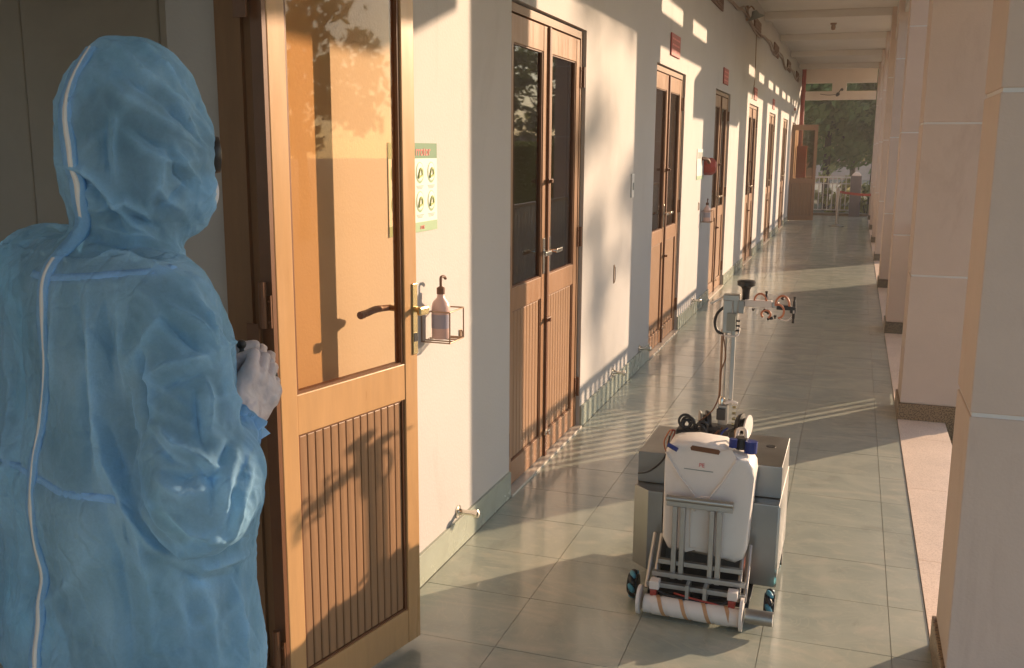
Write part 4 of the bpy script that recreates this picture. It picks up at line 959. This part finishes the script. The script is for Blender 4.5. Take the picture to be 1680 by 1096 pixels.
# zipper tape and seams laid over the back
def drape(pts, dirn, off):
    out = []
    for p in pts:
        hit = bvh.ray_cast(Vector(p), Vector(dirn))
        if hit[0] is None:
            hit = bvh.find_nearest(Vector(p))
            out.append((hit[0], hit[1])) if hit[0] else None
        else: out.append((hit[0], hit[1]))
    return [(a+b*off, b) for a, b in out]
def ribbon(path, wd0, name, m, parent, thick=.0015, wv=0):
    mb = MB(); prev = None
    for i, (p, n_) in enumerate(path):
        wd = wd0*(1+wv*mn.noise(Vector((i*.13, 3.3, 1))))
        a, b = path[max(i-1, 0)][0], path[min(i+1, len(path)-1)][0]; t = (b-a).normalized(); s_ = t.cross(n_).normalized()
        r = [mb.bm.verts.new(p+s_*wd/2-n_*.004), mb.bm.verts.new(p+s_*wd*.44+n_*thick), mb.bm.verts.new(p-s_*wd*.44+n_*thick), mb.bm.verts.new(p-s_*wd/2-n_*.004)]
        if prev:
            for k in range(4): mb.bm.faces.new([prev[k], prev[(k+1) % 4], r[(k+1) % 4], r[k]])
        prev = r
    return mb.build(name, m, parent, smooth=True)
def smooth_path(pa, it=3):
    for _ in range(it):
        pa = [pa[0]]+[((pa[i-1][0]+2*pa[i][0]+pa[i+1][0])/4, (pa[i-1][1]+2*pa[i][1]+pa[i+1][1]).normalized()) for i in range(1, len(pa)-1)]+[pa[-1]]
    return pa
zp = []
for k in range(130):
    z = .5+k*.0085
    if z < 1.45: o_ = Vector((.012+.010*math.sin(z*11), -.6, z)); dr = (0, 1, 0)
    else:
        t = min(1, (z-1.45)/.05); hx = rotH((.16, -.6, 0))*t+np.array((0, -.6, 0))*(1-t); o_ = Vector((HC[0]*t+hx[0]+.015, HC[1]*t+hx[1], z)); dr = -Vector(hx).normalized()
    if z > 1.60: z_ = z
    zp.append((o_, dr))
path = []
for o_, dr in zp:
    h = bvh.ray_cast(o_, Vector(dr))
    if h[0]: path.append((h[0], h[1]))
# continue over the crown
for k in range(8):
    a = R_(20+k*7); o_ = Vector(HC)+Vector(rotH((.13*math.cos(a), -math.cos(a)*.5, math.sin(a)*.5)))
    h = bvh.ray_cast(o_, (Vector(HC)-o_).normalized())
    if h[0] and h[0].z > path[-1][0].z+.004: path.append((h[0], h[1]))
path = smooth_path(path, 4)
ribbon([(p+n_*.0030, n_) for p, n_ in path], .027, 'zip_flap', MT['seam'], per, .0008)
ribbon([(p+n_*.0042+Vector((.004*math.sin(i*.21), 0, 0)), n_) for i, (p, n_) in enumerate(path)], .0075, 'zipper', MT['joint'], per, .0004, 1.1)
# waist seam
ws = []
for k in range(60):
    a = R_(-175+k*3.0); o_ = Vector((math.cos(a)*.8, math.sin(a)*.8, 1.115)); h = bvh.ray_cast(o_, (Vector((0, 0, 1.115))-o_).normalized())
    if h[0] and abs(h[0].x) < .2: ws.append((h[0]+h[1]*.001, h[1]))
ribbon(smooth_path(ws, 2), .012, 'waist_seam', MT['seam'], per, .0005)
ns_ = []
for k in range(37):
    a = R_(-108+k*3.0); zc = 1.432+.02*math.sin(a); o_ = Vector((math.cos(a)*.5, math.sin(a)*.5, zc)); h = bvh.ray_cast(o_, (Vector((0, -.0, zc))-o_).normalized())
    if h[0]: ns_.append((h[0]+h[1]*.001, h[1]))
ribbon(smooth_path(ns_, 3), .012, 'neck_seam', MT['seam'], per, .0005)
# goggles and mask at the face opening
gg = MB()
for s_ in (-1, 1):
    c_ = HC+rotH((s_*.034, .106, .008)); gg.lathe(Vector(c_), Vector(rotH((s_*.3, 1, 0))), [(.028, -.012), (.030, 0), (.028, .010), (.01, .013)], 20)
#gg.tube([Vector(HC+rotH((-.075, .10, .012))), Vector(HC+rotH((-.098, .06, .015))), Vector(HC+rotH((-.115, .0, .015)))], .006, n=6)
#gg.tube([Vector(HC+rotH((.075, .10, .012))), Vector(HC+rotH((.098, .085, .015))), Vector(HC+rotH((.105, .05, .015)))], .008, n=6)
gg.build('goggles', MT['black'], per, smooth=True)
Vm, Qm = surface_nets(lambda P: np.maximum(sd_ell(P, HC+rotH((0, .072, -.050)), (.058, .050, .052), HM), -(P[..., 1]-.0)), (-.08, 0, 1.42), (.14, .26, 1.66), .006)
np_mesh('face_mask', Vm, Qm, MT['mask'], per)

# gloved hands
def hand(side, wr, fwd, up, lat, name):
    fwd, up, lat = [np.array(Vector(v).normalized(), np.float32) for v in (fwd, up, lat)]
    wr = np.array(wr, np.float32)
    def L(f, u, l): return wr+fwd*f+up*u+lat*l
    M = np.stack([fwd, up, lat], 1)
    segs = []
    for k in range(4):
        u0 = .028-.0205*k; ln = [.97, 1.05, 1.0, .82][k]; r = [.0092, .0096, .0092, .0084][k]; kb = [.094, .097, .092, .083][k]
        p0 = L(kb-.012, u0, .006); p1 = L(kb+.026*ln, u0-.001, -.012); p2 = L(kb+.016*ln, u0-.002, -.040*ln); p3 = L(kb-.010, u0-.003, -.046*ln)
        segs += [(p0, p1, r*1.12, r), (p1, p2, r, r*.93), (p2, p3, r*.93, r*.85)]
    th = [(L(.030, .020, -.010), L(.058, .047, -.026), .0150, .0125), (L(.058, .047, -.026), L(.088, .055, -.040), .0122, .0108), (L(.088, .055, -.040), L(.108, .048, -.044), .0108, .0092)]
    def f(P):
        d = sd_box(P, L(.055, -.003, .0), (.045, .042, .016), .015, M); d = smin(d, sd_cap(P, L(-.05, 0, 0), L(.02, 0, 0), .031, .028), .02)
        fing = None
        for i in range(4):
            s3 = np.minimum(np.minimum(sd_cap(P, *segs[3*i]), sd_cap(P, *segs[3*i+1])), sd_cap(P, *segs[3*i+2])); fing = s3 if fing is None else smin(fing, s3, .0012)
        t_ = None
        for s_ in th:
            v_ = sd_cap(P, *s_); t_ = v_ if t_ is None else smin(t_, v_, .004)
        return smin(smin(d, fing, .008), t_, .010)
    c = L(.03, .0, -.01); lo = c-.105; hi = c+.105
    V_, Q_ = surface_nets(f, lo, hi, .0026); V_ = relax(V_, Q_, 1); N_ = vnormals(V_, Q_)
    d_ = np.array([.0010*ridged(Vector(v)*55)+.0006*ridged(Vector(v)*120) for v in V_]); return np_mesh(name, V_+N_*d_[:, None], Q_, MT['glove'], per)
hand(1, (.152, .098, 1.168), (-.10, .62, .70), (.02, -.70, .62), (1, .12, .08), 'gloved_hand')
hand(-1, (-.105, .205, 1.160), (.30, .75, .40), (-.15, -.45, .85), (-1, .35, 0), 'gloved_hand')
# cuffs
for (p, d) in (((.156, .086, 1.160), (-.18, .66, .62)), ((-.115, .195, 1.155), (.35, .8, .35))):
    d = Vector(d).normalized(); mb = MB(); u = d.orthogonal().normalized(); v = d.cross(u); rings = []
    for (h, r, am) in ((-.05, .046, .002), (-.02, .043, .004), (.0, .040, .005), (.018, .043, .006), (.034, .050, .008), (.032, .046, .008), (.010, .036, .004)):
        rings.append([mb.bm.verts.new(Vector(p)+d*h+u*((r+am*math.sin(k*1.9))*math.cos(2*math.pi*k/24))+v*((r+am*math.sin(k*1.9))*math.sin(2*math.pi*k/24))) for k in range(24)])
    mb.loft(rings, cap=False).build('cuff', MT['seam'], per, smooth=True)
# remote control held in both hands
rc = empty('remote_control', 'black two-handed remote control gripped in white gloved hands', 'remote', (PX, PY, 0), -PAZ)
Vr, Qr = surface_nets(lambda P: smin(smin(sd_box(P, (.005, .205, 1.215), (.080, .028, .014), .013), sd_cap(P, (.100, .180, 1.232), (.105, .150, 1.205), .014, .012), .02), sd_cap(P, (-.065, .235, 1.22), (-.075, .24, 1.18), .015, .014), .02), (-.12, .1, 1.10), (.22, .40, 1.28), .004)
np_mesh('housing', Vr, Qr, MT['black'], rc)
MB().cyl((.095, .180, 1.235), (.095, .180, 1.250), .006, n=10).sphere((.095, .180, 1.252), .009).build('joystick', MT['black'], rc, smooth=True)
MB().cyl((-.04, .235, 1.23), (-.04, .235, 1.252), .006, n=10).sphere((-.04, .235, 1.254), .009).build('joystick', MT['black'], rc, smooth=True)

# ------------------------------------------------------------------ trees
def crown_mesh(seed, rx, ry, rz, zc, nclump, nleaf, ls, m):
    rnd = random.Random(seed); V = []; Fc = []
    cl = []
    for _ in range(nclump):
        while True:
            p = Vector((rnd.uniform(-1, 1), rnd.uniform(-1, 1), rnd.uniform(-1, 1)))
            if .25 < p.length < 1: break
        cl.append((Vector((p.x*rx, p.y*ry, p.z*rz+zc)), rnd.uniform(.35, .75)*min(rx, rz)*.42))
    for c, r in cl:
        for _ in range(nleaf):
            p = c+Vector((rnd.gauss(0, r*.5), rnd.gauss(0, r*.5), rnd.gauss(0, r*.38)))
            n_ = Vector((rnd.gauss(0, 1), rnd.gauss(0, 1), rnd.gauss(.4, 1))).normalized(); a = n_.orthogonal().normalized(); b = n_.cross(a); s_ = ls*rnd.uniform(.6, 1.3)
            i = len(V); V += [p-a*s_, p+b*s_*.5, p+a*s_, p-b*s_*.5]; Fc.append((i, i+1, i+2, i+3))
    me = bpy.data.meshes.new('crown'); me.from_pydata(V, [], Fc); me.materials.append(m); return me, cl
def tree(x, y, h, seed, label, m, rx=1.8, ls=.09, nclump=70, nleaf=55, trunk=.13, zc=None, rz=None, lean=0, group='trees beyond the corridor', z0=-.35):
    t = empty('tree', label, 'tree', (x, y, z0), group=group); rz = rz or h*.33; zc = zc or h-rz
    me, cl = crown_mesh(seed, rx, rx, rz, zc, nclump, nleaf, ls, m)
    o = bpy.data.objects.new('crown', me); COL.objects.link(o); o.parent = t
    rnd = random.Random(seed+50); mb = MB()
    P = [(0, 0, -.1), (lean*.2+rnd.uniform(-.1, .1), rnd.uniform(-.1, .1), zc*.4), (lean*.6+rnd.uniform(-.15, .15), rnd.uniform(-.15, .15), zc*.8), (lean, 0, zc+rz*.5)]
    mb.tube(P, [trunk, trunk*.9, trunk*.75, trunk*.6, trunk*.4, trunk*.2], n=9, sub=5)
    for c, r in cl[:12]:
        b0 = Vector((lean*.5, 0, zc*rnd.uniform(.5, .9))); md = (b0+c)/2+Vector((0, 0, .1)); mb.tube([b0, md, c], [trunk*.35, trunk*.2, trunk*.1], n=6, sub=4)
    mb.build('trunk', MT['bark'], t, smooth=True); return t
TR = [(-5.2, 33, 9.0, 2.4, 0), (-3.4, 35.5, 8.5, 2.2, 1), (-2.1, 31.8, 7.8, 1.7, 0), (-.9, 34.5, 8.6, 1.9, 0), (.55, 38, 9.4, 1.8, 0), (1.9, 34.0, 8.2, 1.5, 0), (-3.0, 42, 10.5, 2.8, 0), (-.2, 46, 8.0, 2.2, 1), (3.9, 44, 10, 2.2, 0), (-6.5, 44, 11, 3.0, 0)]
wd = ['far left behind the railing', 'second from left, paler leaves', 'just behind the left of the end railing', 'at the middle of the end opening', 'behind the middle, taller', 'right side beside the blue grey pillar', 'tall one in the back left', 'pale one in the back middle', 'back right', 'back far left']
for i, (x, y, h, rx, kk) in enumerate(TR):
    tree(x, y, h, 20+i, 'leafy tree beyond the end railing, '+wd[i], MT['leaf2'] if kk else MT['leaf'], rx=rx*1.15, ls=.15, nclump=120, nleaf=70, rz=h*.40, zc=h*.56)
for i, (x, y, s_) in enumerate([(-2.6, 30.2, .9), (-1.5, 29.6, .8), (-.55, 30.0, .95), (.35, 29.8, .75), (1.2, 30.4, .9), (-3.8, 30.5, 1.1)]):
    t = empty('shrub', ['pale shrub outside the end railing, far left', 'pale shrub outside the end railing, left', 'tallest pale shrub outside the middle of the end railing', 'pale shrub outside the end railing beside the pillar', 'pale shrub outside beyond the pillar', 'wide shrub at the left edge behind the end door'][i], 'shrub', (x, y, -.35), group='shrubs outside the end railing')
    me, cl = crown_mesh(90+i, .6*s_, .5*s_, .75*s_, .85*s_, 22, 40, .07, MT['leaf2']); o = bpy.data.objects.new('foliage', me); COL.objects.link(o); o.parent = t
    mb = MB()
    for c, r in cl[:7]: mb.tube([(0, 0, -.05), c*.5, c], .012, n=5, sub=3)
    mb.build('stem', MT['bark'], t)
hill = MB(); prev = None
struct(MB().box(-60, 60, 72, 73, -.4, 2.6).build('far_wall', MT['redhaze']))
# trees outside on the sunny side: they dapple the light
def sun_pt(y_wall, z_wall, s_):
    return (XW+.648*s_, y_wall+.7615*s_, z_wall+.2493*s_)
px_, py_, pz_ = sun_pt(5.8, 1.35, 25)
tree(px_, py_, pz_+.35+1.6, 301, 'slim yard tree outside on the sunny side of the corridor', MT['leaf'], rx=.95, ls=.10, nclump=16, nleaf=26, trunk=.05, zc=pz_+.35, rz=1.25, group='trees in the yard')
px_, py_, pz_ = sun_pt(.33, .85, 15.5)  # unseen tree added to keep direct sun off the sleeve elbow
tree(px_, py_, pz_+1.2, 305, 'small round unseen tree added to shade the arm of the person', MT['leaf'], rx=.55, ls=.12, nclump=9, nleaf=34, trunk=.04, zc=pz_+.35, rz=.6, group='trees in the yard')
for i, (x, y, h) in enumerate([(9, 1.5, 6.5), (13, -3, 7.5), (16, 5.5, 7), (14, 12.5, 5.0)]):
    tree(x, y, h, 400+i, ['broad yard tree opposite the open door', 'tall yard tree behind the camera on the sunny side', 'tall yard tree farther out on the sunny side', 'low yard tree out on the sunny side'][i], MT['leaf'], rx=1.7, ls=.14, nclump=50, nleaf=45, group='trees in the yard')

for i, (x, y, h) in enumerate([(8.5, 46, 8.5), (12.5, 50, 9.5), (16, 47, 8), (20, 54, 9), (25, 58, 9.5), (31, 60, 9)]):  # unseen row added so the door glass reflects dark leaves
    tree(x, y, h, 500+i, ['first', 'second', 'third', 'fourth', 'fifth', 'sixth'][i]+' dense tree of the unseen row added for the door glass to reflect, counted from the corridor', MT['leaf'], rx=2.6, ls=.22, nclump=60, nleaf=45, rz=h*.42, zc=h*.55, group='added tree row reflected in the door glass')
def shade_hedge(x0, x1, y0, y1, top, label, seed):  # unseen sun blocker for the corridor floor, modelled as clipped leaves
    t = empty('shade_hedge', label, 'shade_hedge', ((x0+x1)/2, (y0+y1)/2, -.35), group='added greenery that shades the corridor floor')
    w_, l_, h_ = (x1-x0)/2, (y1-y0)/2, top+.35
    MB().box(-w_+.08, w_-.08, -l_+.08, l_-.08, 0, h_-.10).build('core', MT['leaf'], t)
    rnd = random.Random(seed); V_ = []; F_ = []
    for _ in range(int(l_*1500)):
        f_ = rnd.random(); p = Vector((rnd.uniform(-w_, w_), rnd.uniform(-l_, l_), rnd.uniform(.05, h_)))
        if f_ < .35: p.z = h_-abs(rnd.gauss(0, .06))
        elif f_ < .65: p.x = -w_+abs(rnd.gauss(0, .05))
        elif f_ < .9: p.x = w_-abs(rnd.gauss(0, .05))
        else: p.y = rnd.choice((-1, 1))*(l_-abs(rnd.gauss(0, .05)))
        n_ = Vector((rnd.gauss(0, 1), rnd.gauss(0, 1), rnd.gauss(.4, 1))).normalized(); a = n_.orthogonal().normalized(); b = n_.cross(a); q_ = rnd.uniform(.03, .06); i = len(V_)
        V_ += [p-a*q_, p+b*q_*.5, p+a*q_, p-b*q_*.5]; F_.append((i, i+1, i+2, i+3))
    me = bpy.data.meshes.new('foliage'); me.from_pydata(V_, [], F_); me.materials.append(MT['leaf']); o = bpy.data.objects.new('foliage', me); COL.objects.link(o); o.parent = t
shade_hedge(3.3, 4.3, 11.4, 15.9, 1.82, 'unseen clipped greenery standing in for a parked van, shading the second and third bays', 5)  # takes the place of a parked van that shades the floor
shade_hedge(3.3, 4.3, 20.2, 33.0, 1.75, 'long unseen clipped greenery added to shade the floor of the far bays', 6)  # added to take the sun stripes off the far floor
hz = bpy.data.materials.new('air'); hz.use_nodes = True; n_ = hz.node_tree.nodes; n_.clear(); ov = n_.new('ShaderNodeOutputMaterial'); pv = n_.new('ShaderNodeVolumePrincipled')
pv.inputs['Color'].default_value = (.95, .93, .90, 1); pv.inputs['Density'].default_value = .0027; pv.inputs['Anisotropy'].default_value = .35; hz.node_tree.links.new(pv.outputs[0], ov.inputs['Volume'])
tag(MB().box(-155, 155, -65, 305, -1.6, 14).build('haze', hz), kind='stuff')
